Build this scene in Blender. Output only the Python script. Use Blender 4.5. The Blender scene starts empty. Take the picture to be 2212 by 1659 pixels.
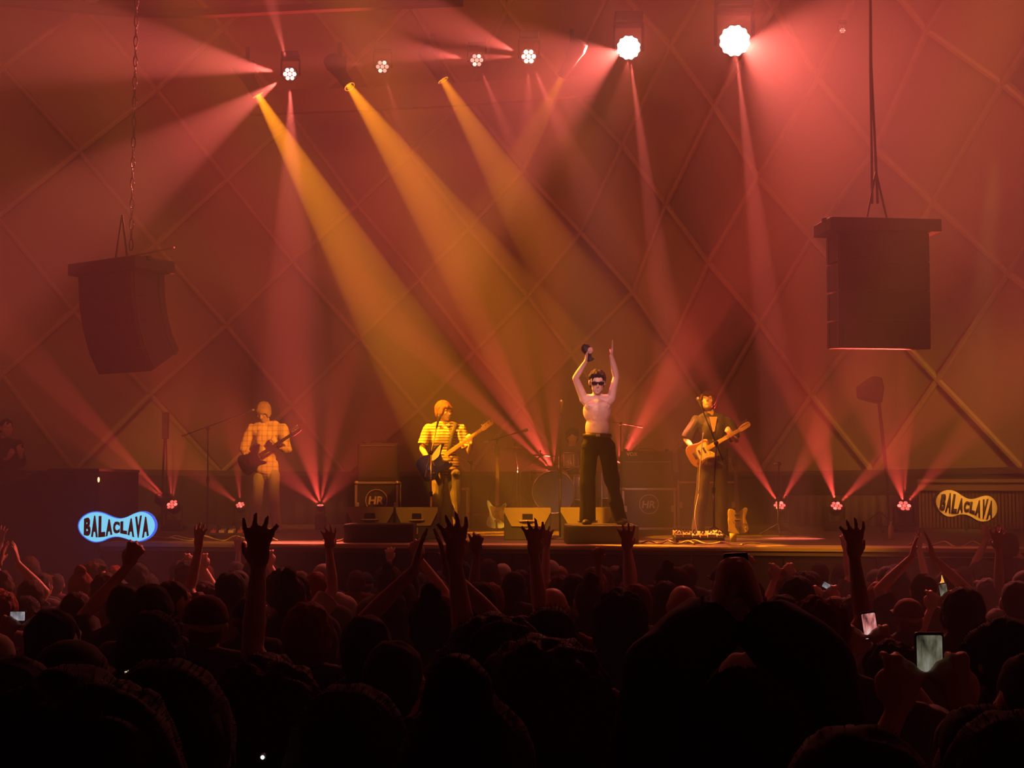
import bpy, bmesh, math, random
import numpy as np
from mathutils import Vector, Matrix, noise
random.seed(7)
S = bpy.context.scene
COL = S.collection
# ---------------------------------------------------------------- camera
F = 3039.0; W_, H_ = 2212.0, 1659.0; CX, CY = 1106.0, 829.5; HOR = 1045.0
CAM = Vector((0, 0, 2.0)); PITCH = math.atan((HOR - CY) / F)
cd = bpy.data.cameras.new('camera'); cam = bpy.data.objects.new('camera', cd); COL.objects.link(cam)
cam.location = CAM; cam.rotation_euler = (math.pi / 2 + PITCH, 0, 0)
cd.sensor_width = 36; cd.lens = 36 * F / W_; cd.clip_end = 200
S.camera = cam
def at(px, py, D):
    """the world point at forward distance D (metres along +Y) that the photo shows at pixel px, py"""
    v = Vector(((px - CX) / F, 1.0, (CY - py) / F))
    c, s = math.cos(PITCH), math.sin(PITCH)
    v = Vector((v.x, v.y * c - v.z * s, v.y * s + v.z * c))
    return CAM + v * (D / v.y)
STAGE = 1.32
def floor_z(y): return -0.035 * y
def dfloor(py): return 2066.5 / (py - 1045.0)
# ---------------------------------------------------------------- world, haze, exposure
w = bpy.data.worlds.new('night'); S.world = w; w.use_nodes = True
nt = w.node_tree; bg = nt.nodes['Background']; bg.inputs[0].default_value = (0.35, 0.3, 0.5, 1); bg.inputs[1].default_value = 0.004
vs = nt.nodes.new('ShaderNodeVolumeScatter'); vs.inputs['Color'].default_value = (1, 0.96, 0.94, 1)
vs.inputs['Density'].default_value = 0.023; vs.inputs['Anisotropy'].default_value = 0.0
nt.links.new(vs.outputs[0], nt.nodes['World Output'].inputs['Volume'])
S.view_settings.view_transform = 'Standard'; S.view_settings.look = 'None'
S.view_settings.exposure = -0.12; S.view_settings.gamma = 1.0; S.view_settings.use_curve_mapping = False
S.cycles.max_bounces = 3; S.cycles.diffuse_bounces = 2; S.cycles.glossy_bounces = 2
S.cycles.transmission_bounces = 2; S.cycles.volume_bounces = 0; S.cycles.transparent_max_bounces = 4
S.cycles.use_adaptive_sampling = True; S.cycles.adaptive_threshold = 0.025; S.cycles.use_denoising = True; S.cycles.use_light_tree = True
S.cycles.sample_clamp_indirect = 3.0; S.cycles.sample_clamp_direct = 0.0
S.cycles.caustics_reflective = False; S.cycles.caustics_refractive = False
try:
    S.cycles.denoiser = 'OPENIMAGEDENOISE'; S.cycles.denoising_input_passes = 'RGB_ALBEDO_NORMAL'
except Exception: pass
# ---------------------------------------------------------------- helpers
MATS = {}
def mat(name, col, rough=0.6, metal=0.0, emit=None, es=0.0, var=0.15, scale=8.0, bump=0.0, spec=0.5):
    if name in MATS: return MATS[name]
    m = bpy.data.materials.new(name); m.use_nodes = True; n = m.node_tree; b = n.nodes['Principled BSDF']
    b.inputs['Roughness'].default_value = rough; b.inputs['Metallic'].default_value = metal
    b.inputs['Specular IOR Level'].default_value = spec
    tc = n.nodes.new('ShaderNodeTexCoord'); nz = n.nodes.new('ShaderNodeTexNoise')
    nz.inputs['Scale'].default_value = scale; nz.inputs['Detail'].default_value = 4
    n.links.new(tc.outputs['Object'], nz.inputs['Vector'])
    mx = n.nodes.new('ShaderNodeMix'); mx.data_type = 'RGBA'
    mx.inputs[6].default_value = (*[c * (1 - var) for c in col], 1)
    mx.inputs[7].default_value = (*[min(1, c * (1 + var)) for c in col], 1)
    n.links.new(nz.outputs[0], mx.inputs[0]); n.links.new(mx.outputs[2], b.inputs['Base Color'])
    if bump:
        bp = n.nodes.new('ShaderNodeBump'); bp.inputs['Strength'].default_value = bump; bp.inputs['Distance'].default_value = 0.02
        n.links.new(nz.outputs[0], bp.inputs['Height']); n.links.new(bp.outputs[0], b.inputs['Normal'])
    if emit:
        b.inputs['Emission Color'].default_value = (*emit, 1); b.inputs['Emission Strength'].default_value = es
    MATS[name] = m; return m
def stripes(name, c1, c2, freq, axis='Z', duty=0.5, rough=0.8, plaid=False):
    if name in MATS: return MATS[name]
    m = mat(name, c1, rough); n = m.node_tree; b = n.nodes['Principled BSDF']
    tc = [x for x in n.nodes if x.type == 'TEX_COORD'][0]
    sp = n.nodes.new('ShaderNodeSeparateXYZ'); n.links.new(tc.outputs['Object'], sp.inputs[0])
    def band(ax):
        a = n.nodes.new('ShaderNodeMath'); a.operation = 'MULTIPLY'; a.inputs[1].default_value = freq
        n.links.new(sp.outputs[ax], a.inputs[0])
        f = n.nodes.new('ShaderNodeMath'); f.operation = 'FRACT'; n.links.new(a.outputs[0], f.inputs[0])
        g = n.nodes.new('ShaderNodeMath'); g.operation = 'GREATER_THAN'; g.inputs[1].default_value = duty
        n.links.new(f.outputs[0], g.inputs[0]); return g
    g = band(axis)
    if plaid:
        g2 = band('X'); ad = n.nodes.new('ShaderNodeMath'); ad.operation = 'ADD'
        n.links.new(g.outputs[0], ad.inputs[0]); n.links.new(g2.outputs[0], ad.inputs[1])
        h = n.nodes.new('ShaderNodeMath'); h.operation = 'MULTIPLY'; h.inputs[1].default_value = 0.5
        n.links.new(ad.outputs[0], h.inputs[0]); g = h
    mx = n.nodes.new('ShaderNodeMix'); mx.data_type = 'RGBA'
    mx.inputs[6].default_value = (*c1, 1); mx.inputs[7].default_value = (*c2, 1)
    n.links.new(g.outputs[0], mx.inputs[0]); n.links.new(mx.outputs[2], b.inputs['Base Color'])
    return m
def tag(o, label=None, cat=None, group=None, kind=None):
    if label: o['label'] = label
    if cat: o['category'] = cat
    if group: o['group'] = group
    if kind: o['kind'] = kind
    return o
def thing(name, label, cat, loc=(0, 0, 0), rz=0.0, group=None):
    o = bpy.data.objects.new(name, None); COL.objects.link(o); o.empty_display_size = 0.1
    o.location = loc; o.rotation_euler = (0, 0, rz); return tag(o, label, cat, group)
def obj(name, bm, m, parent=None, smooth=False, mx=None, bevel=0.0, kind=None):
    if isinstance(bm, bmesh.types.BMesh):
        me = bpy.data.meshes.new(name)
        bmesh.ops.recalc_face_normals(bm, faces=bm.faces)
        bm.to_mesh(me); bm.free()
    else: me = bm
    if m is not None and not me.materials: me.materials.append(m)
    if smooth and len(me.polygons): me.polygons.foreach_set('use_smooth', [True] * len(me.polygons))
    o = bpy.data.objects.new(name, me); COL.objects.link(o)
    if parent is not None: o.parent = parent
    if mx is not None: o.matrix_local = mx
    if bevel:
        b = o.modifiers.new('b', 'BEVEL'); b.width = bevel; b.segments = 2; b.limit_method = 'ANGLE'
    if kind: o['kind'] = kind
    return o
def struct(name, bm, m, **k):
    o = obj(name, bm, m, **k); o['kind'] = 'structure'; return o
def dup(root, loc, rz=None, label=None, group=None, scale=None):
    r = root.copy(); COL.objects.link(r); r.location = loc
    if rz is not None: r.rotation_euler = (0, 0, rz)
    if scale: r.scale = (scale,) * 3
    if label: r['label'] = label
    if group: r['group'] = group
    def kids(a, b):
        for ch in list(a.children):
            c = ch.copy(); COL.objects.link(c); c.parent = b; kids(ch, c)
    kids(root, r); return r
def BM(): return bmesh.new()
def frame(d, up=Vector((0, 0, 1))):
    z = Vector(d).normalized(); up = Vector(up)
    if abs(z.dot(up)) > 0.98: up = Vector((0, 1, 0))
    x = up.cross(z).normalized(); y = z.cross(x)
    return Matrix((x, y, z)).transposed()
def tube(bm, pts, rad, seg=8, flat=1.0, up=(0, 0, 1), ends=True):
    pts = [Vector(p) for p in pts]
    if not hasattr(rad, '__len__'): rad = [rad] * len(pts)
    rings = []
    for k, p in enumerate(pts):
        d = pts[min(k + 1, len(pts) - 1)] - pts[max(k - 1, 0)]
        m = frame(d, up)
        rings.append([bm.verts.new(p + m @ Vector((math.cos(2 * math.pi * a / seg) * rad[k], math.sin(2 * math.pi * a / seg) * rad[k] * flat, 0))) for a in range(seg)])
    for a, b in zip(rings, rings[1:]):
        for k in range(seg): bm.faces.new((a[k], a[(k + 1) % seg], b[(k + 1) % seg], b[k]))
    if ends:
        bm.faces.new(rings[0][::-1]); bm.faces.new(rings[-1])
    return bm
def ball(bm, c, r, rot=None, seg=12, rings=8):
    if not hasattr(r, '__len__'): r = (r, r, r)
    m = Matrix.Translation(Vector(c)) @ (rot.to_4x4() if rot is not None else Matrix()) @ Matrix.Diagonal((r[0], r[1], r[2], 1))
    bmesh.ops.create_uvsphere(bm, u_segments=seg, v_segments=rings, radius=1, matrix=m); return bm
def caps(bm, a, b, ra, rb, seg=10):
    a = Vector(a); b = Vector(b)
    tube(bm, [a, a * .5 + b * .5, b], [ra, (ra + rb) / 2, rb], seg)
    ball(bm, a, ra, seg=seg, rings=6); ball(bm, b, rb, seg=seg, rings=6); return bm
def box(bm, c, s, rot=None):
    m = Matrix.Translation(Vector(c)) @ (rot.to_4x4() if rot is not None else Matrix()) @ Matrix.Diagonal((s[0], s[1], s[2], 1))
    bmesh.ops.create_cube(bm, size=1, matrix=m); return bm
def prism(bm, pts, d, mx=None, z0=0.0):
    """2D outline in XY extruded by d along Z, then moved by mx"""
    mx = mx or Matrix()
    a = [bm.verts.new(mx @ Vector((x, y, z0))) for x, y in pts]; b = [bm.verts.new(mx @ Vector((x, y, z0 + d))) for x, y in pts]
    n = len(pts); bm.faces.new(a[::-1]); bm.faces.new(b)
    for k in range(n): bm.faces.new((a[k], a[(k + 1) % n], b[(k + 1) % n], b[k]))
    return bm
def lathe(bm, prof, seg=20, mx=None, cap=True):
    mx = mx or Matrix(); rings = []
    for r, z in prof:
        rings.append([bm.verts.new(mx @ Vector((math.cos(2 * math.pi * k / seg) * r, math.sin(2 * math.pi * k / seg) * r, z))) for k in range(seg)])
    for a, b in zip(rings, rings[1:]):
        for k in range(seg): bm.faces.new((a[k], a[(k + 1) % seg], b[(k + 1) % seg], b[k]))
    if cap and prof[0][0] > 1e-4: bm.faces.new(rings[0][::-1])
    if cap and prof[-1][0] > 1e-4: bm.faces.new(rings[-1])
    bmesh.ops.remove_doubles(bm, verts=bm.verts, dist=1e-5); return bm
def text_mesh(txt, size=1.0, off=0.0, ext=0.0):
    c = bpy.data.curves.new('t', 'FONT'); c.body = txt; c.size = size; c.offset = off; c.extrude = ext
    c.align_x = 'LEFT'; c.resolution_u = 3
    o = bpy.data.objects.new('t', c); COL.objects.link(o); dg = bpy.context.evaluated_depsgraph_get(); dg.update()
    me = bpy.data.meshes.new_from_object(o.evaluated_get(dg)); bpy.data.objects.remove(o); bpy.data.curves.remove(c); return me
def remesh(bm, voxel, smooth=2, disp=0.0, dscale=8.0, name='m'):
    bmesh.ops.recalc_face_normals(bm, faces=bm.faces)
    me = bpy.data.meshes.new(name); bm.to_mesh(me); bm.free()
    o = bpy.data.objects.new('t', me); COL.objects.link(o)
    r = o.modifiers.new('r', 'REMESH'); r.mode = 'VOXEL'; r.voxel_size = voxel
    if smooth:
        s = o.modifiers.new('s', 'SMOOTH'); s.iterations = smooth; s.factor = 0.5
    dg = bpy.context.evaluated_depsgraph_get(); dg.update()
    me2 = bpy.data.meshes.new_from_object(o.evaluated_get(dg)); bpy.data.objects.remove(o); bpy.data.meshes.remove(me)
    me2.name = name
    if disp:
        n = len(me2.vertices); co = np.empty(n * 3); me2.vertices.foreach_get('co', co); no = np.empty(n * 3)
        me2.vertices.foreach_get('normal', no); co = co.reshape(-1, 3); no = no.reshape(-1, 3)
        for k in range(n):
            p = co[k] * dscale; h = noise.noise(Vector((p[0], p[1], p[2] * 0.6)))
            co[k] += no[k] * disp * h
        me2.vertices.foreach_set('co', co.ravel())
    me2.polygons.foreach_set('use_smooth', [True] * len(me2.polygons)); return me2
def lamp(name, loc, target, color, W, angle=None, blend=0.3, r=0.05, falloff=None, parent=None, aniso=None):
    ld = bpy.data.lights.new(name, 'SPOT' if angle else 'POINT'); ld.energy = W; ld.color = color; ld.shadow_soft_size = r
    if angle: ld.spot_size = math.radians(angle); ld.spot_blend = blend
    if falloff:
        ld.use_nodes = True; n = ld.node_tree; e = n.nodes['Emission']; f = n.nodes.new('ShaderNodeLightFalloff')
        f.inputs[0].default_value = 1.0; n.links.new(f.outputs[falloff], e.inputs['Strength'])
    o = bpy.data.objects.new(name, ld); COL.objects.link(o)
    if target is not None:
        q = (Vector(target) - Vector(loc)).to_track_quat('-Z', 'Y'); o.matrix_world = Matrix.Translation(Vector(loc)) @ q.to_matrix().to_4x4()
    else: o.location = loc
    if parent is not None:
        bpy.context.view_layer.update(); mw = o.matrix_world.copy() if target is None else Matrix.Translation(Vector(loc)) @ q.to_matrix().to_4x4()
        o.parent = parent; o.matrix_parent_inverse = parent.matrix_world.inverted(); o.matrix_world = mw
    return o
# unseen lamps set over the audience side to light stage, wall and crowd (out of the frame)
AMBER = (1.0, 0.34, 0.01); RED = (1.0, 0.07, 0.05); PINK = (1.0, 0.15, 0.115); BEAM_AMBER = (1.0, 0.29, 0.005)
K_WASH = 2.1; K_BEAM = 660.0; K_AMB = 2100.0
def wash(src, tgt, col, W, ang, blend=0.9, r=0.25): return lamp('unseen_wash', src, tgt, col, W * K_WASH, ang, blend, r)
# ---------------------------------------------------------------- shell wall of diamond panels
N = {(0,0):(-170,620),(1,0):(0,810),(2,0):(157,1018),
 (1,-1):(-160,1012),(0,-1):(-340,830),(-1,0):(-340,430),
 (-1,1):(-175,290),(0,1):(-10,467),(1,1):(154,671),(2,1):(322,852),(3,1):(476,1023),
 (-1,2):(0,142),(0,2):(166,323),(1,2):(333,527),(2,2):(486,702),(3,2):(629,877),(4,2):(745,1025),
 (-1,3):(176,12),(0,3):(335,190),(1,3):(488,385),(2,3):(629,563),(3,3):(775,730),(4,3):(904,886),(5,3):(1010,1025),
 (1,4):(632,250),(2,4):(770,440),(3,4):(906,602),(4,4):(1025,758),(5,4):(1126,878),(6,4):(1230,1025),
 (1,5):(765,130),(2,5):(885,330),(3,5):(1012,492),(4,5):(1140,640),(5,5):(1236,765),(6,5):(1325,895),(7,5):(1415,1025),
 (2,6):(1005,205),(3,6):(1130,365),(4,6):(1255,500),(5,6):(1368,630),(6,6):(1448,747),(7,6):(1535,890),(8,6):(1640,1025),
 (4,7):(1345,310),(5,7):(1440,440),(6,7):(1532,566),(7,7):(1644,699),(8,7):(1755,853),(9,7):(1889,1022),
 (5,8):(1545,225),(6,8):(1640,380),(7,8):(1755,512),(8,8):(1893,672),(9,8):(2029,820),(10,8):(2215,1015),
 (6,9):(1770,165),(7,9):(1894,318),(8,9):(2019,435),(9,9):(2183,589),(10,9):(2390,760),(11,9):(2580,1010),
 (7,10):(2007,60),(8,10):(2171,176),(9,10):(2350,330),(-2,2):(-160,-20),(-2,3):(10,-170),(-1,4):(340,-110),(-2,4):(180,-290),(10,10):(2560,500),(11,10):(2770,740),(10,11):(2730,240),(9,11):(2520,70)}
for _ in range(9):
    for i in range(-4, 11):
        for j in range(-3, 15):
            if (i, j) in N: continue
            k1, k2, k3 = (i, j - 1), (i + 1, j), (i + 1, j - 1)
            if all(k in N for k in (k1, k2, k3)):
                x = N[k1][0] + N[k2][0] - N[k3][0]; y = N[k1][1] + N[k2][1] - N[k3][1]
                if y > -420 and -700 < x < 2950 and y < 1000: N[(i, j)] = (x, y)
            k1, k2, k3 = (i, j + 1), (i - 1, j), (i - 1, j + 1)
            if (i, j) not in N and all(k in N for k in (k1, k2, k3)) and i + 3 < 8:
                x = N[k1][0] + N[k2][0] - N[k3][0]; y = N[k1][1] + N[k2][1] - N[k3][1]
                if -700 < x < -20 and y < 1030: N[(i, j)] = (x, y)
for _ in range(4):
    for i in range(5, 15):
        for j in range(8, 16):
            k1, k2, k3 = (i - 1, j), (i, j - 1), (i - 1, j - 1)
            if (i, j) not in N and all(k in N for k in (k1, k2, k3)):
                x = N[k1][0] + N[k2][0] - N[k3][0]; y = N[k1][1] + N[k2][1] - N[k3][1]
                if -420 < y < 900 and x < 2950: N[(i, j)] = (x, y)
def shellD(px, py):
    u = (px - 1106) / 1106.0; v = max(0.0, (1023 - py) / 1023.0)
    return 24.6 - 0.7 * u - 2.0 * u * u - 1.2 * v - 2.6 * v * v
NP = {k: at(p[0], p[1], shellD(*p)) for k, p in N.items()}
shell_cols = [(0.37, 0.25, 0.155), (0.31, 0.205, 0.13), (0.46, 0.31, 0.19), (0.26, 0.17, 0.11)]  # brightness of differently tilted facets is painted into these panel tones
pm = [mat('shell_facet_shade_%d' % k, c, 0.75, var=0.06, scale=0.8, bump=0.05) for k, c in enumerate(shell_cols)]
rib_m = mat('rib_paint', (0.48, 0.33, 0.22), 0.5, var=0.08, scale=3)
bm = BM()   # backing skin behind the panels
vv = {}
for (i, j), p in NP.items():
    vv[(i, j)] = bm.verts.new(p + (p - CAM).normalized() * 0.14)
cells = []
for (i, j) in NP:
    L, T, R, B = (i, j), (i, j + 1), (i + 1, j + 1), (i + 1, j)
    if all(k in NP for k in (L, T, R, B)): cells.append((L, T, R, B))
    elif all(k in NP for k in (L, T, R)) and N[L][1] > 990 and N[R][1] > 990: cells.append((L, T, R))
for c in cells: bm.faces.new([vv[k] for k in c])
wall = struct('wall_back', bm, pm[3])
centre = Vector((0, 14, 3))
for c in cells:
    ps = [NP[k] for k in c]; ce = sum(ps, Vector()) / len(ps)
    nrm = (ps[1] - ps[0]).cross(ps[2] - ps[0]).normalized()
    if nrm.dot(centre - ce) < 0: nrm = -nrm
    b = BM(); q = [ce + (p - ce) * 0.985 for p in ps]
    tl = random.uniform(-0.05, 0.05); ax = (ps[2] - ps[0]).normalized()
    q = [p + nrm * (tl * (p - ce).dot(ax)) for p in q]
    a = [b.verts.new(p + nrm * 0.03) for p in q]; d = [b.verts.new(p - nrm * 0.08) for p in q]
    b.faces.new(a); b.faces.new(d[::-1]); n_ = len(q)
    for k in range(n_): b.faces.new((a[k], a[(k + 1) % n_], d[(k + 1) % n_], d[k]))
    h = (c[0][0] * 7 + c[0][1] * 13) % 11
    obj('panel', b, pm[[0, 1, 0, 2, 1, 3, 0, 1, 2, 0, 3][h]], wall)
edges = set()
for c in cells:
    for a, b_ in zip(c, c[1:] + c[:1]):
        if not (N[a][1] > 1000 and N[b_][1] > 1000): edges.add(tuple(sorted((a, b_))))
for a, b_ in sorted(edges):
    p, q = NP[a], NP[b_]; mid = (p + q) / 2; tow = (centre - mid).normalized()
    u = (q - p).normalized(); s = u.cross(tow).normalized(); t = s.cross(u)
    if t.dot(tow) < 0: t = -t
    wd = 0.042 + 0.012 * max(0, (N[a][0] - 1300) / 900); b = BM()
    vs_ = []
    for e in (p - u * .03, q + u * .03):
        vs_.append([b.verts.new(e + s * sx * wd + t * tz) for sx, tz in ((-1, -0.02), (-1, 0.10), (-.4, 0.13), (.4, 0.13), (1, 0.10), (1, -0.02))])
    for k in range(6): b.faces.new((vs_[0][k], vs_[0][(k + 1) % 6], vs_[1][(k + 1) % 6], vs_[1][k]))
    b.faces.new(vs_[0]); b.faces.new(vs_[1][::-1])
    obj('rib', b, rib_m, wall)
# floor, ceiling, far walls
concrete = mat('concrete', (0.10, 0.09, 0.085), 0.8, scale=3, bump=0.1)
black = mat('black_paint', (0.018, 0.016, 0.016), 0.6); dark_wall = mat('dark_wall', (0.05, 0.035, 0.03), 0.8, scale=2)
b = BM(); v = [b.verts.new(p) for p in ((-14, -5, floor_z(-5)), (14, -5, floor_z(-5)), (14, 30, floor_z(30)), (-14, 30, floor_z(30)))]
b.faces.new(v); struct('floor', b, concrete)
b = BM(); box(b, (0, 12.5, 10.9), (28, 35, .2)); struct('ceiling', b, dark_wall)
b = BM(); box(b, (-14.1, 12.5, 5), (.2, 35, 12)); struct('wall_left', b, dark_wall)
b = BM(); box(b, (14.1, 12.5, 5), (.2, 35, 12)); struct('wall_right', b, dark_wall)
b = BM(); box(b, (0, -5.1, 5), (28, .2, 12)); struct('wall_rear', b, dark_wall)
# ceiling canopy edges: two long curved soffit boards over the stage (seen at the top of the photo)
soff = mat('soffit_paint', (0.26, 0.15, 0.11), 0.8)
def ribbon(name, top, bot, D, m, thick=0.12):
    b = BM(); A = [at(x, y, D(x)) for x, y in top]; B = [at(x, y, D(x)) for x, y in bot]
    for s in range(len(A) - 1):
        o_ = Vector((0, thick, 0)); q = [A[s], A[s + 1], B[s + 1], B[s]]
        f = [b.verts.new(p) for p in q]; g = [b.verts.new(p + o_) for p in q]
        b.faces.new(f); b.faces.new(g[::-1])
        for k in range(4): b.faces.new((f[k], f[(k + 1) % 4], g[(k + 1) % 4], g[k]))
    bmesh.ops.remove_doubles(b, verts=b.verts, dist=1e-4)
    return struct(name, b, m)
ribbon('trim_1', [(540, 196), (760, 190), (1000, 178), (1290, 160)], [(540, 246), (760, 238), (1000, 226), (1290, 205)], lambda x: 20.3, soff)
ribbon('trim_2', [(-200, -40), (250, 12), (420, 18), (700, 6), (1000, -8)],
       [(-200, -10), (250, 30), (420, 34), (700, 20), (1000, 8)], lambda x: 18.6, mat('soffit_dark', (.07, .04, .03), .8))
# base ledge along the foot of the shell and the drapes beneath it
foot = sorted([k for k in NP if N[k][1] > 1000 and -100 < N[k][0] < 2600], key=lambda k: N[k][0])
b = BM(); last = None
for k in foot:
    p = NP[k]; q = [p + Vector((0, -.16, .05)), p + Vector((0, -.16, -.05)), p + Vector((0, .1, -.05)), p + Vector((0, .1, .05))]
    r_ = [b.verts.new(x) for x in q]
    if last:
        for s in range(4): b.faces.new((last[s], last[(s + 1) % 4], r_[(s + 1) % 4], r_[s]))
    last = r_
struct('trim_3', b, mat('ledge_paint', (0.09, 0.055, 0.035), 0.6))
def drape(name, label, xs, D0, D1, ztop, m, n, amp, zb=STAGE):
    b = BM(); x0, x1 = at(xs[0], 1045, D0).x, at(xs[1], 1045, D1).x; prev = None
    for k in range(n + 1):
        t = k / n; x = x0 + (x1 - x0) * t; y = D0 + (D1 - D0) * t + amp * math.sin(k * 1.35) + amp * .5 * math.sin(k * .71)
        c = [b.verts.new((x, y, zb + .01)), b.verts.new((x, y - .3 * amp * math.sin(k * .9), (zb + ztop) / 2)), b.verts.new((x, D0 + (D1 - D0) * t + .5 * amp * math.sin(k * 1.35), ztop))]
        if prev:
            for s in range(2): b.faces.new((prev[s], c[s], c[s + 1], prev[s + 1]))
        prev = c
    o = obj(name, b, m, smooth=True); s = o.modifiers.new('s', 'SOLIDIFY'); s.thickness = .01
    return tag(o, label, 'curtain')
drape_m = mat('drape_black', (0.035, 0.028, 0.026), 0.9, scale=20)
drape('drape', 'long black drape hung below the diamond-panelled wall behind the band', (-80, 1700), 23.5, 23.4, at(900, 1028, 23.4).z, drape_m, 260, .035)
drape('drape', 'grey-brown pleated curtain behind the right-hand floor lights', (1695, 1985), 22.6, 22.2, at(1800, 1070, 22.4).z, mat('drape_grey', (0.13, 0.09, 0.075), 0.85), 70, .05)
drape('drape', 'upper black pelmet strip above the pleated curtain at right', (1690, 2300), 22.75, 21.8, at(1900, 1026, 22.4).z, drape_m, 60, .01, zb=at(1900, 1075, 22.5).z)
# slatted screen at far right
sm = mat('slat_wood', (0.20, 0.12, 0.06), 0.6, scale=12)
A, B_ = at(1985, 1175, 21.6), at(2300, 1175, 20.9); zt = at(2100, 1060, 21.3).z
sc = thing('slatted_screen', 'low ribbed brown screen of upright slats behind the right sign', 'screen', (A.x, A.y, STAGE))
dx = Vector((B_.x - A.x, B_.y - A.y, 0)); L_ = dx.length; ang = math.atan2(dx.y, dx.x); sc.rotation_euler[2] = ang
b = BM(); box(b, (L_ / 2, .05, (zt - STAGE) / 2), (L_, .03, zt - STAGE)); obj('backboard', b, mat('slat_back', (.06, .035, .02), .8), sc)
b = BM(); box(b, (0, 0, (zt - STAGE) / 2), (.034, .03, zt - STAGE - .02)); me = None
for k in range(int(L_ / .052)):
    if me is None: o = obj('slat', b, sm, sc, bevel=.004); me = o.data
    else: o = obj('slat', me, None, sc)
    o.location = (.026 + k * .052, .02, 0)
b = BM(); box(b, (L_ / 2, 0, zt - STAGE + .06), (L_, .14, .12)); box(b, (L_ / 2, -.03, zt - STAGE + .15), (L_, .2, .05)); obj('top_rail', b, mat('rail_wood', (.25, .15, .08), .55), sc)
# ---------------------------------------------------------------- stage
FL, FR = Vector((-8.6, 16.75, 0)), Vector((8.6, 14.05, 0))
deck = mat('stage_deck', (0.06, 0.045, 0.03), 0.6, scale=4, bump=.05)
st = thing('stage', 'wide raised stage with yellowish lit deck and black front', 'stage', (0, 0, 0)); st['kind'] = 'structure'
b = BM(); prism(b, [(FL.x, FL.y), (FR.x, FR.y), (8.9, 25.5), (-8.9, 25.5)], .08, Matrix.Translation((0, 0, STAGE - .08))); obj('deck', b, deck, st)
sd = (FR - FL); sl = sd.length; su = sd.normalized(); sn = Vector((su.y, -su.x, 0))
me = None; npan = 18; R_ = Matrix.Rotation(math.atan2(su.y, su.x), 4, 'Z')
for k in range(npan):
    c = FL + su * (sl * (k + .5) / npan) - sn * .06
    if me is None:
        b = BM(); box(b, (0, 0, 0), (sl / npan - .02, .03, 1.72)); o = obj('fascia_panel', b, mat('fascia', (.009, .006, .005), .8, spec=.1), st, bevel=.005); me = o.data
    else: o = obj('fascia_panel', me, None, st)
    o.matrix_local = Matrix.Translation((c.x, c.y, STAGE - .08 - .87)) @ R_
c = (FL + FR) / 2 + sn * .01
b = BM(); box(b, (0, 0, 0), (sl, .03, .03)); o = obj('edge_strip', b, mat('edge_metal', (.5, .38, .2), .35, .6), st); o.matrix_local = Matrix.Translation((c.x, c.y, STAGE - .015)) @ R_
b = BM(); box(b, (0, 0, 0), (sl, .55, .012)); c2 = (FL + FR) / 2 - sn * .29; o = obj('light_pool_strip', b, mat('painted_light_pool', (.42, .31, .17), .5, scale=6), st); o.matrix_local = Matrix.Translation((c2.x, c2.y, STAGE + .004)) @ R_  # amber light pool along the stage front, painted as a paler strip
def stage_y(x): return FL.y + (x - FL.x) / (FR.x - FL.x) * (FR.y - FL.y)
# ---------------------------------------------------------------- light fixtures
black_m = mat('black_metal', (0.03, 0.027, 0.027), 0.45, .3); dark_plastic = mat('dark_plastic', (.03, .028, .03), .5)
def lens_mat(name, es, col=(1, .22, .16)):
    return mat(name, (.2, .02, .02), .2, emit=col, es=es, var=0)
def wash_head(name, label, pos, aim, size, es, cells=7, base_z=None, group=None, core=(1, .42, .32), hang=True):
    """a beam-wash moving head: base, yoke, head drum and a cluster of lens cells. pos = lens centre"""
    pos = Vector(pos); t = thing(name, label, 'stage light', pos, 0, group)
    d = (Vector(aim) - pos).normalized(); m = frame(d).to_4x4(); r = size
    b = BM(); lathe(b, [(r * .6, -r * 1.7), (r * .95, -r * 1.3), (r * 1.12, -r * .5), (r * 1.15, 0.02 * r), (r * 1.05, .04 * r), (r * 1.02, -.05 * r)], 24, m); hd = obj('head', b, black_m, t, smooth=True)
    n_ = [(0, 0)] + [(math.cos(a * math.pi / 3) * r * .66, math.sin(a * math.pi / 3) * r * .66) for a in range(6)]
    if cells == 19: n_ += [(math.cos(a * math.pi / 6 + .26) * r * .9, math.sin(a * math.pi / 6 + .26) * r * .9) for a in range(12)]
    rc = r * (.3 if cells == 7 else .2)
    bb = BM(); lathe(bb, [(rc, 0), (rc * .85, rc * .35), (rc * .45, rc * .6), (0, rc * .68)], 10)
    me = None
    for k, (x, y) in enumerate(n_):
        e = es * (1.0 if (k * 5 + int(pos.x * 3)) % 3 else 2.2)
        lm = lens_mat('lens_%s_%.1f_%d' % ('hot' if es > 6 else 'red', e, core[1] * 100), e, core)
        o = obj('lens', bb if me is None else me.copy(), None, hd, smooth=True); me = o.data
        me.materials.clear(); me.materials.append(lm)
        o.matrix_local = m @ Matrix.Translation((x, y, .03 * r))
    if es > 20: b = BM(); lathe(b, [(r * 1.0, 0), (r * 1.0, .015), (0, .016)], 24, m); obj('front_glass', b, lens_mat('front_glass_hot', es * .7, core), hd)
    zb = 1 if hang else -1; side = Vector((1, 0, 0)); b = BM()
    for s in (-1, 1): box(b, side * s * r * 1.35 + Vector((0, 0, zb * r * .9)) - d * r * .6, (r * .22, r * .5, r * 2.4))
    box(b, Vector((0, 0, zb * r * 2.15)) - d * r * .6, (r * 2.9, r * .9, r * .3)); obj('yoke', b, black_m, t, bevel=.01)
    b = BM(); box(b, Vector((0, 0, zb * r * 2.75)) - d * r * .6, (r * 2.6, r * 2.0, r * .9)); obj('base', b, dark_plastic, t, bevel=.015)
    return t
TD = 18.3
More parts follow.
